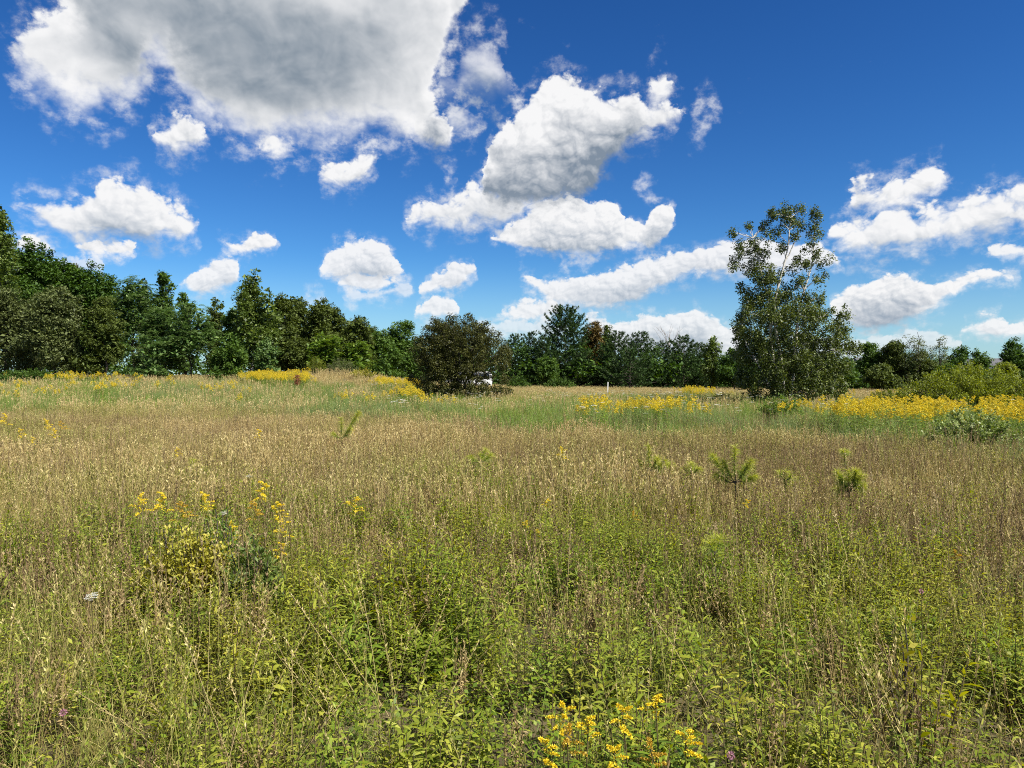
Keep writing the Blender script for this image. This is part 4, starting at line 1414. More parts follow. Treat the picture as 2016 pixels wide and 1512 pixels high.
def build_meadow():
    rng = np.random.default_rng(77)
    # ---- dry grass -----------------------------------------------------------
    def dry(i):
        def f(b, r):
            tuft(b, r, 24, 0.18, 0.46, 0.0042, 0.10, 0, 0.35, 0.6, 4, 0.45 + 0.05 * (i % 3))
            seed_stems(b, r, 2, 0.40, 0.66, 0.07, 0, 0.18, 0.10, 0.009, bits=12, sh=0.6)
        return f
    c_dry = proto_set([dry(i) for i in range(6)], 'dry_grass', [GM])

    def drybig(i):
        def f(b, r):
            tuft(b, r, 66, 0.14, 0.36, 0.0075, 0.30, 0, 0.30, 0.5, 3, 0.47)
            seed_stems(b, r, 14, 0.28, 0.50, 0.28, 0, 0.16, 0.09, 0.013, 0.004, bits=7, sh=0.56)
        return f
    c_dryb = proto_set([drybig(i) for i in range(5)], 'dry_grass_clump', [GM])
    X, Y = [], []
    x, y = field_points(1.1, 9, 38, rng)
    n1 = fbm(x, y, 2.2, 1)
    u = x / y
    p = 0.32 + 0.9 * (n1 - 0.5) + 0.55 * sstep(0.0, -0.45, u) + 0.25 * sstep(4.5, 8, y)
    x, y = keep(x, y, np.clip(p, 0.12, 1), rng)
    tint = 0.40 + 1.3 * (fbm(x, y, 1.6, 2) - 0.5) + 0.22 * (1 - sstep(4, 8, y)) + rng.normal(size=len(x)) * 0.25
    scatter('dry_grass', 'straw-coloured dry grass between the weeds of the near meadow', 'grass', c_dry, 6, pts(x, y), rng, 0.7, 1.25, 0.12, tint)
    x, y = field_points(8, 34, 11, rng)
    g = green_zone(x, y)
    x, y = keep(x, y, 1 - 0.93 * g, rng)
    pale = band(y, 13, 24, 3)
    tint = 0.34 + 1.5 * (fbm(x, y, 3.0, 5) - 0.5) - 0.12 * pale + rng.normal(size=len(x)) * 0.2 + 0.15 * sstep(0.1, 0.5, x / y)
    scatter('dry_grass_sward', 'tan and brown dry grass sward across the middle of the meadow', 'grass', c_dryb, 5, pts(x, y), rng, 0.8, 1.2, 0.16, tint, scl=(0.40 + 1.2 * fbm(x, y, 2.0, 7)) * rng.uniform(0.8, 1.3, len(x)))

    def far(i):
        def f(b, r):
            tuft(b, r, 76, 0.25, 0.58, 0.018, 0.5, 0, 0.2, 0.35, 2, 0.52)
            seed_stems(b, r, 26, 0.45, 0.78, 0.5, 0, 0.10, 0.16, 0.026, 0.008, bits=6, sh=0.7)
        return f
    c_far = proto_set([far(i) for i in range(4)], 'far_grass_clump', [GM])
    x, y = field_points(30, 100, 2.2, rng, 4)
    g = green_zone(x, y)
    x, y = keep(x, y, 1 - 0.80 * g, rng)
    tint = 0.10 + 0.6 * (fbm(x, y, 8, 6) - 0.5) + rng.normal(size=len(x)) * 0.15
    scatter('far_grass', 'pale seeding grass along the far edge of the meadow below the trees', 'grass', c_far, 4, pts(x, y), rng, 0.8, 1.2, 0.06, tint)

    # ---- dried brown weeds ------------------------------------------------------
    def brown(i):
        def f(b, r):
            for k in range(5):
                a, q = r.uniform(0, 6.28), 0.10 * math.sqrt(r.random())
                weed_stem(b, r, r.uniform(0.22, 0.48), math.cos(a) * q, math.sin(a) * q, 26, 0.022, 0.008, 0.14, 0, 0, 0.42, 0.25, 1.0)
            seed_stems(b, r, 4, 0.26, 0.48, 0.1, 0, 0.18, 0.18, 0.011, bits=22, sh=0.4)
        return f
    c_br = proto_set([brown(i) for i in range(5)], 'brown_weed', [PM])
    x, y = field_points(2.0, 26, 24, rng)
    u = x / y
    zone = band(y, 5.2, 15, 1.8) * (0.55 + 0.35 * sstep(0.0, 0.5, u)) + 0.17 + 0.5 * sstep(0.25, 0.6, u) * band(y, 4.2, 8.5, 0.8)
    zone = zone + 0.5 * band(y, 22, 26, 2.0)
    p = zone * sstep(0.42, 0.62, fbm(x, y, 2.6, 9)) * 0.95 * (1 - 0.8 * green_zone(x, y)) + 0.34 * sstep(0.15, 0.5, u) * band(y, 5.2, 8.8, 0.8)
    x, y = keep(x, y, np.clip(p, 0, 1), rng)
    tint = 0.30 + 0.8 * (fbm(x, y, 1.5, 10) - 0.5) + rng.normal(size=len(x)) * 0.2
    scatter('brown_weeds', 'purplish-brown dried weeds through the middle of the meadow', 'weeds', c_br, 5, pts(x, y), rng, 0.75, 1.25, 0.1, tint)

    def stalk(i):
        def f(b, r):
            seed_stems(b, r, 7, 0.40, 0.68, 0.25, 0, 0.10, 0.14, 0.010, 0.0034, bits=12, sh=0.30 if i % 2 else 0.6)
        return f
    c_st = proto_set([stalk(i) for i in range(6)], 'seed_stalk', [PM])
    x, y = field_points(5, 26, 5.5, rng)
    x, y = keep(x, y, np.clip((0.25 + 1.2 * sstep(0.4, 0.65, fbm(x, y, 3.2, 24))) * (1 - 0.7 * green_zone(x, y)), 0, 1), rng)
    scatter('seed_stalks', 'thin brown seed stalks standing over the dry grass sward', 'grass', c_st, 6, pts(x, y), rng, 0.75, 1.2, 0.08, rng.random(len(x)) * 0.7)

    # ---- leafy green weeds ---------------------------------------------------------
    def weed(i):
        def f(b, r):
            h = 0.30 + 0.055 * (i % 4)
            if i < 6:
                for k in range(3):
                    a, q = r.uniform(0, 6.28), 0.07
                    weed_stem(b, r, h * r.uniform(0.75, 1.15), math.cos(a) * q, math.sin(a) * q, 34, 0.052 + 0.009 * (i % 3), 0.0116, 0.14, 0, 1, 0.5)
            else:
                for k in range(4):
                    a, q = r.uniform(0, 6.28), 0.08
                    weed_stem(b, r, h * r.uniform(0.6, 1.0), math.cos(a) * q, math.sin(a) * q, 28, 0.030, 0.0118, 0.18, 0, 1, 0.55, 0.1, 0.5)
        return f
    def broad(i):
        def f(b, r):
            weed_stem(b, r, 0.30 + 0.08 * i, 0, 0, 13, 0.050, 0.021, 0.12, 0, 1, 0.62, 0.2, 0.45)
            weed_stem(b, r, 0.22, 0.06, 0.03, 9, 0.042, 0.018, 0.2, 0, 1, 0.6, 0.2, 0.4)
        return f
    c_w = proto_set([weed(i) for i in range(9)] + [broad(i) for i in range(3)], 'leafy_weed', [WM, STEM])
    x, y = field_points(1.1, 12, 84, rng)
    u = x / y
    fade = np.interp(y, [0, 3.5, 6, 8, 12], [0.80, 0.80, 0.66, 0.30, 0.06])
    p = fade * (0.12 + 1.6 * sstep(0.36, 0.62, fbm(x, y, 1.3, 12))) * (1 - 0.55 * sstep(-0.10, -0.5, u) * (1 - sstep(6, 9, y))) * (1 - 0.75 * sstep(0.25, 0.6, u) * band(y, 5.0, 8.5, 0.7))
    x, y = keep(x, y, np.clip(p, 0, 1), rng)
    tint = 0.30 + 0.9 * (fbm(x, y, 1.2, 14) - 0.5) + rng.normal(size=len(x)) * 0.22
    hs = (0.75 + 0.6 * fbm(x, y, 1.4, 15)) * rng.uniform(0.75, 1.2, len(x))
    pick = np.where(rng.random(len(x)) < 0.07, rng.integers(9, 12, len(x)), np.minimum(8, (fbm(x, y, 0.8, 18) * 6 + rng.random(len(x)) * 4.5)).astype(int))
    scatter('leafy_weeds', 'yellow-green leafy weeds covering the foreground of the meadow', 'weeds', c_w, 12, pts(x, y), rng, tilt=0.14, tint=tint, scl=hs, idx=pick)

    # ---- low leaves near the soil ------------------------------------------------------
    def lowl(i):
        def f(b, r):
            n = 40
            C = np.stack([r.normal(size=n) * 0.10, r.normal(size=n) * 0.10, r.uniform(0.02, 0.22, n)], 1)
            D = unit(r, n)
            D[:, 2] = r.uniform(-0.3, 0.5, n)
            U = unit(r, n) * 0.5 + np.array([0, 0, 1.0])
            b.rhombs(C, D, U, r.uniform(0.018, 0.040, n), r.uniform(0.011, 0.020, n), 0, np.clip(0.5 + r.normal(size=n) * 0.22, 0, 1))
            tuft(b, r, 12, 0.12, 0.32, 0.0032, 0.1, 2, 0.4, 0.5, 3, 0.45)
        return f
    c_l = proto_set([lowl(i) for i in range(5)], 'low_leaf', [WM, STEM, FM])
    x, y = field_points(1.1, 8.5, 44, rng)
    x, y = keep(x, y, np.clip(0.75 - 0.07 * np.maximum(0, y - 4), 0, 1), rng)
    tint = 0.45 + 1.0 * (fbm(x, y, 0.9, 17) - 0.5) + rng.normal(size=len(x)) * 0.25
    scatter('ground_leaves', 'small vine and clover leaves close to the soil in the foreground', 'ground cover', c_l, 5, pts(x, y), rng, 0.7, 1.3, 0.15, tint)

    # ---- bent straw stalks lying across the foreground -----------------------------------
    def straw(i):
        def f(b, r):
            seed_stems(b, r, 3, 0.40, 0.70, 0.06, 0, 0.5, 0.13, 0.0065, 0.0022, bits=22, sh=0.72)
        return f
    c_s = proto_set([straw(i) for i in range(6)], 'straw_stalk', [GM])
    x, y = field_points(1.2, 10, 10, rng)
    u = x / y
    x, y = keep(x, y, np.clip(0.20 + 0.80 * sstep(0.1, -0.4, u), 0, 1), rng)
    scatter('straw_stalks', 'long bent straw stalks leaning through the foreground weeds', 'grass', c_s, 6, pts(x, y), rng, 0.7, 1.2, 0.25, rng.random(len(x)) * 0.3)

    # ---- fresh green grass belt ----------------------------------------------------------------
    def fresh(i):
        def f(b, r):
            tuft(b, r, 46, 0.45, 0.95, 0.014, 0.32, 0, 0.22, 0.55, 4, 0.5)
            for k in range(3):
                a, q = r.uniform(0, 6.28), 0.25
                weed_stem(b, r, r.uniform(0.5, 0.85), math.cos(a) * q, math.sin(a) * q, 30, 0.095, 0.020, 0.1, 0, 0, 0.5)
        return f
    c_f = proto_set([fresh(i) for i in range(5)], 'fresh_grass', [FM])
    x, y = field_points(13, 62, 4.2, rng, 3)
    g = green_zone(x, y)
    x, y = keep(x, y, g * (0.55 + 0.9 * sstep(0.3, 0.6, fbm(x, y, 4, 22))), rng)
    tint = 0.40 + 1.6 * (fbm(x, y, 6, 20) - 0.5) + rng.normal(size=len(x)) * 0.2
    scatter('green_grass_belt', 'lush green grass belt crossing the meadow beyond the dry grass', 'grass', c_f, 5, pts(x, y), rng, 0.55, 1.0, 0.08, tint)
    x, y = field_points(3, 16, 1.0, rng)
    x, y = keep(x, y, 0.5 * sstep(0.45, 0.7, fbm(x, y, 2, 21)), rng)
    scatter('green_grass_tufts', 'scattered fresh green tufts among the dry grass', 'grass', c_f, 5, pts(x, y), rng, 0.35, 0.6, 0.1, rng.random(len(x)) * 0.4)

    # ---- goldenrod masses -------------------------------------------------------------------------
    def gold(i):
        def f(b, r):
            for k in range(6):
                a, q = r.uniform(0, 6.28), 0.28 * math.sqrt(r.random())
                h = r.uniform(0.80, 1.08)
                p = weed_stem(b, r, h, math.cos(a) * q, math.sin(a) * q, 26, 0.10, 0.020, 0.05, 1, 1, 0.5)
                plume(b, r, p[-1], 0.15, 5, 26, 0.020, 0)
        return f
    c_g = proto_set([gold(i) for i in range(6)], 'goldenrod_stand', [YEL, FM])
    x, y = field_points(12, 66, 7.0, rng, 3)
    cx = colpx(x, y)
    gz = 0 * x
    # the long bright drift, its thinner run before the birch, the drift beside the white stake, the far streaks
    gz = np.maximum(gz, sstep(1590, 1680, cx) * band(y, np.interp(cx, [1600, 1850, 2016], [20.0, 18.5, 17.5]), np.interp(cx, [1600, 1850, 2016], [26.0, 25.5, 25.0]), 1.1) * 0.50 * sstep(0.2, 0.45, fbm(x, y, 2.0, 35)) * (1 - 0.85 * band(cx, 1885, 1935, 8)))
    gz = np.maximum(gz, band(cx, 1335, 1610, 20) * band(y, 21.5, 26, 1.0) * sstep(0.45, 0.68, fbm(x, y, 1.6, 31)) * 0.30)
    gz = np.maximum(gz, band(cx, 1125, 1345, 16) * band(y, 23, 27.5, 1.2) * sstep(0.36, 0.6, fbm(x, y, 1.8, 32)) * 0.5)
    gz = np.maximum(gz, band(cx, 480, 610, 16) * band(y, 55, 61, 1.2) * 0.8)
    gz = np.maximum(gz, band(cx, 735, 830, 12) * band(y, 55, 60, 1.2) * 0.75)
    gz = np.maximum(gz, band(cx, 770, 825, 12) * band(y, 38, 42, 1.2) * 0.5)
    gz = np.maximum(gz, band(cx, 90, 275, 14) * band(y, 54, 60, 1.5) * sstep(0.4, 0.7, fbm(x, y, 3, 33)) * 0.28)
    gz = np.maximum(gz, green_zone(x, y) * sstep(0.66, 0.78, fbm(x, y, 3.0, 34)) * 0.10)
    gz = np.maximum(gz, band(cx, 1340, 1400, 12) * band(y, 52, 58, 1.5) * 0.4)
    x, y = keep(x, y, np.clip(gz, 0, 1), rng)
    tint = rng.random(len(x)) ** 1.5 * 0.8
    scatter('goldenrod_drift', 'massed yellow goldenrod drifts blooming across the green belt', 'goldenrod', c_g, 6, pts(x, y), rng, 0.85, 1.12, 0.06, tint)

    # ---- white umbels in the green belt ------------------------------------------------------------------
    def umb(i):
        def f(b, r):
            for k in range(4):
                a, q = r.uniform(0, 6.28), 0.3
                h = r.uniform(0.75, 1.0)
                x0, y0 = math.cos(a) * q, math.sin(a) * q
                b.tube([(x0, y0, 0), (x0, y0, h)], [0.004, 0.003], 4, 1, 0.5)
                n = 26
                rr, aa = 0.055 * np.sqrt(r.random(n)), r.uniform(0, 6.28, n)
                P = np.stack([x0 + np.cos(aa) * rr, y0 + np.sin(aa) * rr, h + 0.02 - rr * 0.2], 1)
                b.rhombs(P, np.stack([np.cos(aa), np.sin(aa), 0 * aa + 0.1], 1), np.tile([0, 0, 1.0], (n, 1)), 0.032, 0.026, 0, np.clip(0.55 + r.normal(size=n) * 0.2, 0, 1))
        return f
    c_u = proto_set([umb(i) for i in range(3)], 'white_umbel', [WHT, FM])
    x, y = field_points(20, 56, 1.4, rng, 2)
    p = green_zone(x, y) * sstep(0.50, 0.72, fbm(x, y, 5, 41)) * sstep(-0.25, -0.12, x / y) * 0.4
    x, y = keep(x, y, np.clip(p, 0, 1), rng)
    scatter('white_umbels', 'small white flat-topped flowers dotting the green belt', 'flowers', c_u, 3, pts(x, y), rng, 0.85, 1.1, 0.06)


build_meadow()

# ----------------------------------------------------------------------------
# single plants one can point at
# ----------------------------------------------------------------------------
YELR = leafmat('fading_goldenrod_floret', [(0.30, 0.17, 0.02), (0.48, 0.31, 0.03), (0.62, 0.46, 0.06)], 0.25, 0.6)


def goldenrod_meshes(seed, h, near):
    r = np.random.default_rng(seed)
    st, fo, fl = MB(), MB(), MB()
    both = MB()
    da = r.uniform(0, 6.28)
    t = np.linspace(0, 1, 6)
    p = np.stack([math.cos(da) * 0.05 * t ** 2, math.sin(da) * 0.05 * t ** 2, h * t - 0.03 * (t == 0)], 1)
    st.tube(p, np.linspace(0.0036, 0.0018, 6), 5)
    n = 34
    tt = np.linspace(0.18, 0.97, n)
    a = np.arange(n) * 2.399
    P = np.stack([np.interp(tt, t, p[:, i]) for i in range(3)], 1)
    D = np.stack([np.cos(a), np.sin(a), 0.6 + r.normal(size=n) * 0.2], 1)
    S = np.stack([-np.sin(a), np.cos(a), r.normal(size=n) * 0.2], 1)
    sz = r.uniform(0.7, 1.15, n) * (1.1 - 0.5 * tt)
    fo.blades(P, D, S, 0.085 * sz, 0.016 * sz, r.uniform(0.1, 0.5, n), 4, 0, np.clip(0.5 + r.normal(size=n) * 0.2, 0, 1), prof=[0.25, 0.9, 1.0, 0.6, 0.03], bdir=np.tile([0, 0, -1.0], (n, 1)))
    if near:
        plume(fl, r, p[-1], 0.068, 6, 80, 0.0058, 0, da)
    else:
        plume(fl, r, p[-1], 0.15, 9, 55, 0.0095, 0, da)
    return st.mesh('stem', [STEM]), fo.mesh('foliage', [WM]), fl.mesh('flower_plume', [YELR if seed % 4 == 3 else YEL])


def build_plants():
    GN = [goldenrod_meshes(700 + i, 0.52, True) for i in range(4)]
    GF = [goldenrod_meshes(720 + i, 0.70, False) for i in range(4)]

    def gold(px, py, d, h, label, near, i, group):
        """flowering goldenrod whose plume shows at (px, py)"""
        src = (GN if near else GF)[i % 4]
        x = (px - 1008) / FPX * d
        z = float(ground(x, d))
        want = EYE + (HOR - py) / FPX * d - z
        e = empty('goldenrod_plant', (x, d, z), i * 1.7)
        tag(e, label, 'goldenrod', group)
        s = want / (0.50 if near else 0.64)
        e.scale = (min(s, 1.3), min(s, 1.3), s)
        for nm, me in zip(('stem', 'foliage', 'flower_plume'), src):
            link(nm, me, e)

    near = [(1113, 1430, 2.42, 'upright lemon plume of the pair in the foreground clump'), (1150, 1450, 2.40, 'small drooping bloom beside the upright lemon plume'),
            (1092, 1466, 2.36, 'tiny bloom peeking out below the upright lemon plume'), (1125, 1480, 2.28, 'wide rusty-centred bloom at the bottom of the clump'),
            (1248, 1430, 2.45, 'rounded bloom over dark green leaves in the foreground'), (1303, 1408, 2.52, 'widest spreading golden bloom, highest of the foreground clump'),
            (1345, 1448, 2.40, 'bronzed branching bloom at the outer end of the foreground clump'), (1310, 1505, 2.25, 'bloom cut off by the bottom picture edge'),
            (1245, 1508, 2.24, 'small bloom at the bottom picture edge between two larger ones')]
    for i, (px, py, d, lb) in enumerate(near):
        gold(px, py, d, 0.55, 'goldenrod, ' + lb, True, i, 'goldenrods in bloom in the foreground')
    mid = [(265, 1000, 6.2, 'brownish fading plume at the outer side of the yellow-leaved bush'), (335, 992, 6.2, 'tallest plume behind the yellow-leaved bush'), (385, 992, 6.3, 'plume straight above the yellow-leaved bush'),
           (345, 1012, 6.0, 'short plume low on the shoulder of the yellow-leaved bush'), (455, 1052, 5.8, 'ochre plume tucked against the dark green clump'), (525, 970, 6.6, 'highest golden plume above the dark green clump'),
           (530, 1012, 6.1, 'broad golden plume in the middle above the dark green clump'), (492, 1010, 6.2, 'small ochre plume at the inner side of the broad one'), (562, 1045, 5.7, 'plume leaning out past the dark green clump'),
           (550, 1085, 5.4, 'sparse brownish plume lowest beside the dark green clump'), (688, 1002, 6.4, 'lone bright plume in the brown grass past the dark green clump')]
    for i, (px, py, d, lb) in enumerate(mid):
        gold(px, py, d, 0.7, 'goldenrod, ' + lb, False, i, 'goldenrods around the leafy bushes')
    left = [(20, 828, 14.5, 'fading plume nearest the picture edge'), (82, 838, 14.2, 'upright plume at the start of the bright pair'), (113, 841, 14.0, 'brightest plume of the pair in the brown grass'),
            (104, 856, 13.6, 'dull plume just under the brightest one'), (70, 870, 13.0, 'narrow ochre plume below the bright pair'), (30, 855, 13.6, 'dull low plume under the edge one')]
    for i, (px, py, d, lb) in enumerate(left):
        gold(px, py, d, 0.8, 'goldenrod, ' + lb, False, i + 1, 'goldenrods standing in the brown grass')
    lone = [(1475, 993, 7.4, 'small star-like bloom below the bushy pine sapling'), (1032, 1034, 6.6, 'small bloom low in the brown weeds'), (1063, 1048, 6.3, 'second small bloom beside the low one in brown weeds'),
            (1250, 1018, 6.6, 'little orange bloom under the forked pine sapling'), (1110, 896, 10.5, 'yellowed tops beside the pale reed grass'), (513, 856, 14.0, 'single speck of bloom in the tan grass'),
            (340, 893, 11.5, 'faint ochre bloom in the dry grass above the yellow bush'), (1900, 1098, 5.2, 'small flat bloom in the dark brown weeds'), (698, 852, 17.0, 'bloom between the arms of the tall pine sapling'),
            (1085, 992, 7.2, 'yellow-green budding top in the middle of the brown weeds')]
    for i, (px, py, d, lb) in enumerate(lone):
        gold(px, py, d, 0.6, 'goldenrod, ' + lb, d <= 9, i, 'lone goldenrods')

    # pine saplings
    def sapling(px, tip, base, d, seed, label, arms, full=1.0, tipcol=0.5):
        r = np.random.default_rng(seed)
        d *= 0.90
        x = (px - 1008) / FPX * d
        z = float(ground(x, d))
        H = EYE + (HOR - tip) / FPX * d - z
        st, nd = MB(), MB()
        st.tube([(0, 0, -0.03), (0.01, 0, H * 0.4), (0, 0.01, H * 0.8), (0, 0, H)], [0.011, 0.009, 0.006, 0.003], 5)
        axes = [(np.array([0, 0, H * 0.55]), np.array([0, 0, H * 1.0]), 0.6)]
        zb = EYE + (HOR - base + 18) / FPX * d - z
        for (dx, up, dep) in arms:
            a = np.array([0, 0, max(zb, 0.08)])
            b2 = a + np.array([dx / FPX * d, dep, up / FPX * d])
            q = limb(a, b2, r, 5, -0.12)
            st.tube(q, np.linspace(0.006, 0.003, 5), 4)
            axes.append((q[1], b2, 1.0))
        for a, b2, w in axes:
            n = int(270 * full * np.linalg.norm(b2 - a) / 0.25 * w)
            t = r.random(n) ** 0.7
            P = a + (b2 - a) * t[:, None]
            ax = (b2 - a) / np.linalg.norm(b2 - a)
            D = ax * 0.9 + unit(r, n) * 0.95
            Ln = r.uniform(0.07, 0.13, n)
            bd = np.tile([0, 0, -1.0], (n, 1))
            hi = t + 0.2 * r.normal(size=n) > 0.55
            for mask, m in ((hi, 1), (~hi, 0)):
                if mask.sum():
                    nd.blades(P[mask], D[mask], unit(r, mask.sum()), Ln[mask], 0.0042, 0.35, 2, m, np.clip(0.5 + r.normal(size=mask.sum()) * 0.22, 0, 1), prof=[1, 0.8, 0.1], bdir=bd[mask])
        e = empty('pine_sapling', (x, d, z))
        tag(e, label, 'pine sapling', 'young pines in the meadow')
        link('stem', st.mesh('stem', [BARK]), e)
        link('needles', nd.mesh('needles', [SAPL, SAPT]), e)

    sapling(672, 822, 882, 16.5, 801, 'tall pine sapling with two raised arms in the tan grass by the green belt', [(32, 52, 0.1), (-14, 12, -0.1), (22, 24, -0.15)], 1.3)
    sapling(1277, 878, 945, 11.5, 802, 'forked yellow-green pine sapling with a thin leader and side arms', [(30, 22, -0.1), (48, 14, 0.1), (-14, 16, 0.1), (12, 28, -0.2)], 1.4)
    sapling(1361, 912, 952, 11.0, 803, 'small yellow-tipped pine sapling between the two larger ones', [(12, 14, -0.08), (-9, 10, 0.1), (6, 18, 0.1)], 1.2)
    sapling(1447, 880, 968, 10.2, 804, 'largest green pine sapling with spreading whorled arms', [(34, 14, -0.1), (-32, 14, 0.1), (24, 46, -0.15), (-18, 40, 0.1), (-40, 52, 0.1), (30, 30, 0.15)], 1.5)
    sapling(1546, 925, 965, 10.4, 805, 'faint thin pine sapling past the largest green one', [(10, 12, -0.05), (-8, 16, 0.05)], 0.9)
    sapling(1672, 928, 985, 9.8, 806, 'bushy bright yellow-green pine sapling with crowded upright tips', [(16, 34, -0.1), (-16, 36, 0.1), (22, 14, -0.1), (6, 42, -0.1), (-8, 26, 0.12), (-24, 6, 0.0)], 1.7)
    sapling(1664, 886, 915, 13.0, 807, 'little pine tuft in the grass above the bushy bright sapling', [(8, 8, 0.05), (-8, 10, -0.05)], 1.0)
    sapling(945, 892, 930, 12.0, 808, 'pale blue-green pine sapling half sunk in the brown grass', [(22, 16, 0.1), (-18, 16, -0.1), (10, 26, 0.1)], 1.0)
    sapling(378, 905, 962, 10.8, 809, 'hazy green pine sapling behind the yellow-leaved bush', [(16, 20, 0.1), (-16, 18, -0.1)], 1.1)
    sapling(1408, 1058, 1110, 6.0, 810, 'feathery light green sapling among the brown weeds in the foreground', [(14, 30, 0.05), (-14, 24, -0.05)], 0.7)

    # leafy bushes in the near meadow
    make_stemmy('yellow_leaved_bush', 'yellow-leaved bush in the near meadow below the goldenrod plumes', 372, 5.2, 0.74, 0.84, 'yellowleaf', 820, 0.030, 0.5, 80, 120, depth=0.6, arch=0.5, shade_lo=0.12, up=0.9)
    make_stemmy('green_weed_clump', 'dark green bushy weed clump beside the yellow-leaved bush', 500, 5.1, 0.68, 0.44, 'poplar', 821, 0.055, 0.28, 50, 70, cat='weeds', depth=0.4, arch=0.2, shade_lo=0.15)
    make_stemmy('green_weed_clump', 'fine-leaved bright green clump on top of the yellow-leaved bush', 425, 5.6, 0.78, 0.42, 'bright', 822, 0.045, 0.2, 36, 70, cat='weeds', depth=0.35, arch=0.2)
    make_stemmy('yellow_leaved_bush', 'small yellowing plant with oval leaves at the bottom of the picture', 930, 2.25, 0.36, 0.22, 'yellowleaf', 823, 0.045, 0.55, 9, 20, depth=0.2, arch=0.3)
    make_stemmy('green_weed_clump', 'dark round-leaved green plant at the bottom beside the yellowing one', 868, 2.2, 0.30, 0.18, 'mid', 824, 0.045, 0.6, 10, 22, cat='weeds', depth=0.18, arch=0.3)
    make_stemmy('green_weed_clump', 'tall stringy weed with a dark bare stem at the foreground corner', 1780, 3.5, 0.62, 0.22, 'yellowleaf', 825, 0.04, 0.6, 5, 26, cat='weeds', depth=0.2, arch=0.2)

    # queen anne's lace
    def lace(px, py, d, seed, label, R0=0.032):
        r = np.random.default_rng(seed)
        x = (px - 1008) / FPX * d
        z = float(ground(x, d))
        H = EYE + (HOR - py) / FPX * d - z
        st, fl = MB(), MB()
        st.tube([(0.02, 0, -0.02), (0.012, 0, H * 0.5), (0, 0, H - 0.02)], [0.003, 0.0025, 0.002], 5)
        for k in range(14):
            a = k * 2.399
            q = R0 * math.sqrt((k + 0.5) / 14)
            c = np.array([math.cos(a) * q, math.sin(a) * q, H - 4 * q * q + 0.45 * math.sin(a) * q])
            st.tube([(0, 0, H - 0.03), c], [0.001, 0.0007], 3)
            n = 16
            P = c + np.stack([r.normal(size=n) * 0.005, r.normal(size=n) * 0.005, r.random(n) * 0.004], 1)
            fl.rhombs(P, np.stack([r.normal(size=n), r.normal(size=n), 0.2 * np.ones(n)], 1), np.tile([0, 0, 1.0], (n, 1)), 0.005, 0.0045, 0, np.clip(0.6 + r.normal(size=n) * 0.2, 0, 1))
        e = empty('wild_carrot_flower', (x, d, z))
        tag(e, label, 'flower', 'white wild carrot flowers')
        link('stem', st.mesh('stem', [STEM]), e)
        link('flower_head', fl.mesh('flower_head', [WHT]), e)
    lace(178, 1175, 3.9, 830, 'white flat flower head alone in the straw grass of the near meadow', 0.030)
    lace(490, 937, 8.2, 831, 'small white flower head above the highest goldenrod of the bushes', 0.03)
    lace(440, 1010, 6.2, 832, 'small white flower head over the yellow-leaved bush', 0.03)

    def clover(px, py, d, seed, label):
        r = np.random.default_rng(seed)
        x = (px - 1008) / FPX * d
        z = float(ground(x, d))
        H = EYE + (HOR - py) / FPX * d - z
        st, fl = MB(), MB()
        st.tube([(0, 0, -0.02), (0.01, 0, H * 0.5), (0, 0, H)], [0.0022, 0.002, 0.0016], 4)
        n = 90
        g = unit(r, n)
        fl.rhombs(np.array([0, 0, H]) + g * 0.006, g, unit(r, n), 0.008, 0.003, 0, np.clip(0.5 + r.normal(size=n) * 0.25, 0, 1))
        e = empty('clover_flower', (x, d, z))
        tag(e, label, 'flower', 'pink clover flowers')
        link('stem', st.mesh('stem', [STEM]), e)
        link('flower_head', fl.mesh('flower_head', [PINK]), e)
    clover(1815, 1165, 3.9, 840, 'pink clover head over the brown weeds by the stringy weed')
    clover(122, 1405, 2.6, 841, 'pink clover head in the straw at the lower foreground corner')
    clover(1440, 1490, 2.3, 842, 'magenta clover head near the bottom edge past the bronzed goldenrod')

    # curly dock
    r = np.random.default_rng(850)
    d = 52.0
    x = (585 - 1008) / FPX * d
    z = float(ground(x, d))
    st, fl = MB(), MB()
    st.tube([(0, 0, -0.02), (0, 0, 1.15)], [0.012, 0.006], 5)
    n = 500
    P = np.stack([r.normal(size=n) * 0.09, r.normal(size=n) * 0.09, r.uniform(0.55, 1.2, n)], 1)
    fl.rhombs(P, unit(r, n), unit(r, n), 0.07, 0.05, 0, np.clip(0.5 + r.normal(size=n) * 0.2, 0, 1))
    e = empty('dock_plant', (x, d, z))
    tag(e, 'rust-red seeding dock stalk in the green grass near the far goldenrod', 'weed')
    link('stem', st.mesh('stem', [STEM]), e)
    tag(link('seed_head', fl.mesh('seed_head', [DOCK]), e), kind='stuff')


build_plants()

# ----------------------------------------------------------------------------
# white stake, camper van behind the shrub, houses behind the trees
# ----------------------------------------------------------------------------
WHITE_PAINT = noisemat('white_paint', (0.62, 0.62, 0.60), (0.80, 0.80, 0.79), 5, 0.45)
GLASS = noisemat('dark_window_glass', (0.012, 0.016, 0.025), (0.03, 0.04, 0.06), 2, 0.08, spec=0.6)
RUBBER = noisemat('tyre_rubber', (0.012, 0.012, 0.012), (0.03, 0.03, 0.03), 20, 0.8)
STEEL = noisemat('wheel_steel', (0.35, 0.35, 0.36), (0.55, 0.55, 0.56), 8, 0.4, metallic=0.6)
ROOF = noisemat('grey_roof_shingle', (0.07, 0.07, 0.075), (0.14, 0.14, 0.15), 12, 0.9)
LAMP = noisemat('headlight_glass', (0.6, 0.6, 0.62), (0.8, 0.8, 0.82), 5, 0.1, spec=0.6)


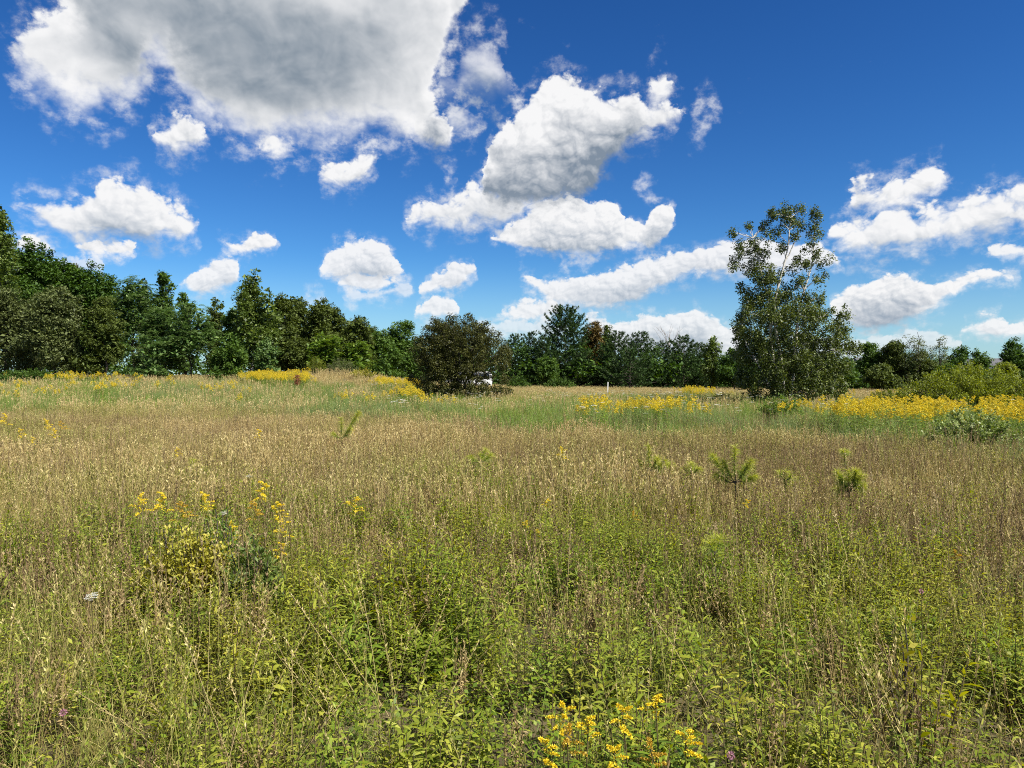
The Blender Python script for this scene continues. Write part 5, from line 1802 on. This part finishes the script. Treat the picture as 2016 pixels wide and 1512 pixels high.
def profile_box(b, prof, y0, y1):
    """extrude an x-z outline (counter-clockwise) across y, with fan caps"""
    n = len(prof)
    p = np.asarray(prof, float)
    v = np.concatenate([np.stack([p[:, 0], np.full(n, y0), p[:, 1]], 1), np.stack([p[:, 0], np.full(n, y1), p[:, 1]], 1)])
    i = np.arange(n)
    j = (i + 1) % n
    b.add(v, np.stack([i, j, j + n, i + n], 1))
    c = p.mean(0)
    for yy, fl in ((y0, 1), (y1, 0)):
        vv = np.concatenate([np.stack([p[:, 0], np.full(n, yy), p[:, 1]], 1), [[c[0], yy, c[1]]]])
        f = np.stack([j, i, np.full(n, n)], 1) if fl else np.stack([i, j, np.full(n, n)], 1)
        b.add(vv, f[:, ::-1])


def build_things():
    # stake
    d = 60.0
    x = (1196 - 1008) / FPX * d
    z = float(ground(x, d))
    H = EYE + (HOR - 752) / FPX * d - z
    e = empty('marker_stake', (x, d, z))
    e.rotation_euler = (0, R(1.5), 0)
    tag(e, 'thin white marker stake standing in the grass before the pines', 'stake')
    b = MB()
    b.box((0, 0, H / 2 - 0.1), (0.052, 0.04, H + 0.2 - 0.06))
    link('post', b.mesh('post', [WHITE_PAINT]), e)
    b = MB()
    b.add([(-0.026, -0.02, 0), (0.026, -0.02, 0), (0.026, 0.02, 0), (-0.026, 0.02, 0), (0, 0, 0.045)], [[0, 1, 4], [1, 2, 4], [2, 3, 4], [3, 0, 4]])
    link('cap', b.mesh('cap', [WHITE_PAINT]), e, (0, 0, H - 0.03))

    # van, side on, nose towards the dusky shrub
    d = 80.0
    x = (921 - 1008) / FPX * d
    z = float(ground(x, d))
    e = empty('parked_van', (x, d, z), R(8))
    tag(e, 'white van with dark windows parked behind the dusky shrub', 'van')
    b = MB()
    profile_box(b, [(-2.3, 0.35), (2.4, 0.35), (2.45, 1.0), (2.4, 1.9), (2.2, 2.05), (-0.9, 2.05), (-1.15, 1.98), (-1.75, 1.25), (-2.3, 1.05)], -0.95, 0.95)
    link('body', b.mesh('body', [WHITE_PAINT]), e)
    for (x0, x1, z0, z1) in ((-1.35, -0.35, 1.25, 1.85), (-0.15, 0.95, 1.25, 1.85), (1.1, 2.15, 1.25, 1.85)):
        b = MB()
        k = 0.42 if x0 < -1 else 0.0
        b.add([(x0 - 0.0, -0.965, z0), (x1, -0.965, z0), (x1, -0.965, z1), (x0 + k, -0.965, z1), (x0, -0.94, z0), (x1, -0.94, z0), (x1, -0.94, z1), (x0 + k, -0.94, z1)],
              [[0, 1, 2, 3], [0, 4, 5, 1], [1, 5, 6, 2], [2, 6, 7, 3], [3, 7, 4, 0]])
        link('window', b.mesh('window', [GLASS]), e)
    b = MB()
    b.add([(-1.73, -0.8, 1.30), (-1.73, 0.8, 1.30), (-1.22, 0.72, 1.93), (-1.22, -0.72, 1.93)], [[0, 3, 2, 1]])
    o = link('windscreen', b.mesh('windscreen', [GLASS]), e)
    o.location = (-0.02, 0, 0.02)
    for wx in (-1.45, 1.5):
        for wy in (-0.88, 0.88):
            th = np.linspace(0, 2 * np.pi, 25)
            b = MB()
            ring = np.stack([np.cos(th) * 0.25, 0 * th, np.sin(th) * 0.25], 1)
            b.tube(ring, 0.09, 8)
            w = link('wheel', b.mesh('tyre', [RUBBER]), e, (wx, wy, 0.34))
            b = MB()
            b.tube([(0, -0.06, 0), (0, 0.0, 0), (0, 0.06, 0)], [0.19, 0.21, 0.19], 16)
            b.tube([(0, -0.062, 0), (0, -0.07, 0)], [0.19, 0.01], 16)
            link('rim', b.mesh('rim', [STEEL]), w)
    for sy in (-0.7, 0.7):
        b = MB()
        b.box((-2.31, sy, 0.88), (0.06, 0.32, 0.18))
        link('headlight', b.mesh('headlight', [LAMP]), e)
    b = MB()
    b.box((-2.36, 0, 0.47), (0.14, 1.86, 0.2))
    link('bumper', b.mesh('bumper', [RUBBER]), e)

    def house(px, d, w, h, rh, dep, rz, label):
        x = (px - 1008) / FPX * d
        z = float(ground(x, d))
        e = empty('white_house', (x, d, z), rz)
        tag(e, label, 'house')
        b = MB()
        b.box((0, 0, h / 2 - 0.2), (w, dep, h + 0.4))
        wl = link('wall', b.mesh('wall', [WHITE_PAINT]), e)
        b = MB()
        prof = [(-dep / 2 - 0.35, h + 0.02), (dep / 2 + 0.35, h + 0.02), (0, h + rh)]
        v = np.array([(sx * (w / 2 + 0.3), p[0], p[1]) for sx in (-1, 1) for p in prof])
        b.add(v, [[0, 1, 2], [5, 4, 3]])
        b.add(v, [[0, 3, 4, 1], [1, 4, 5, 2], [2, 5, 3, 0]])
        link('roof', b.mesh('roof', [ROOF]), e)
        for k in (-0.3, 0.3):
            b = MB()
            b.box((k * w, -dep / 2 - 0.02, h * 0.58), (1.0, 0.08, 1.2))
            wi = link('window', b.mesh('window', [WHITE_PAINT]), e)
            b = MB()
            b.box((k * w, -dep / 2 - 0.07, h * 0.58), (0.84, 0.04, 1.04))
            link('pane', b.mesh('pane', [GLASS]), wi)
        b = MB()
        b.box((0, -dep / 2 - 0.03, 1.0), (0.95, 0.1, 2.05))
        link('door', b.mesh('door', [ROOF]), e)
    house(1738, 112, 9, 3.0, 2.0, 7, R(12), 'white house glimpsed through the trees past the lone birch')
    house(1958, 125, 10, 3.0, 2.2, 7, R(-10), 'white house glimpsed in the gap beside the umbrella-topped tree')


build_things()
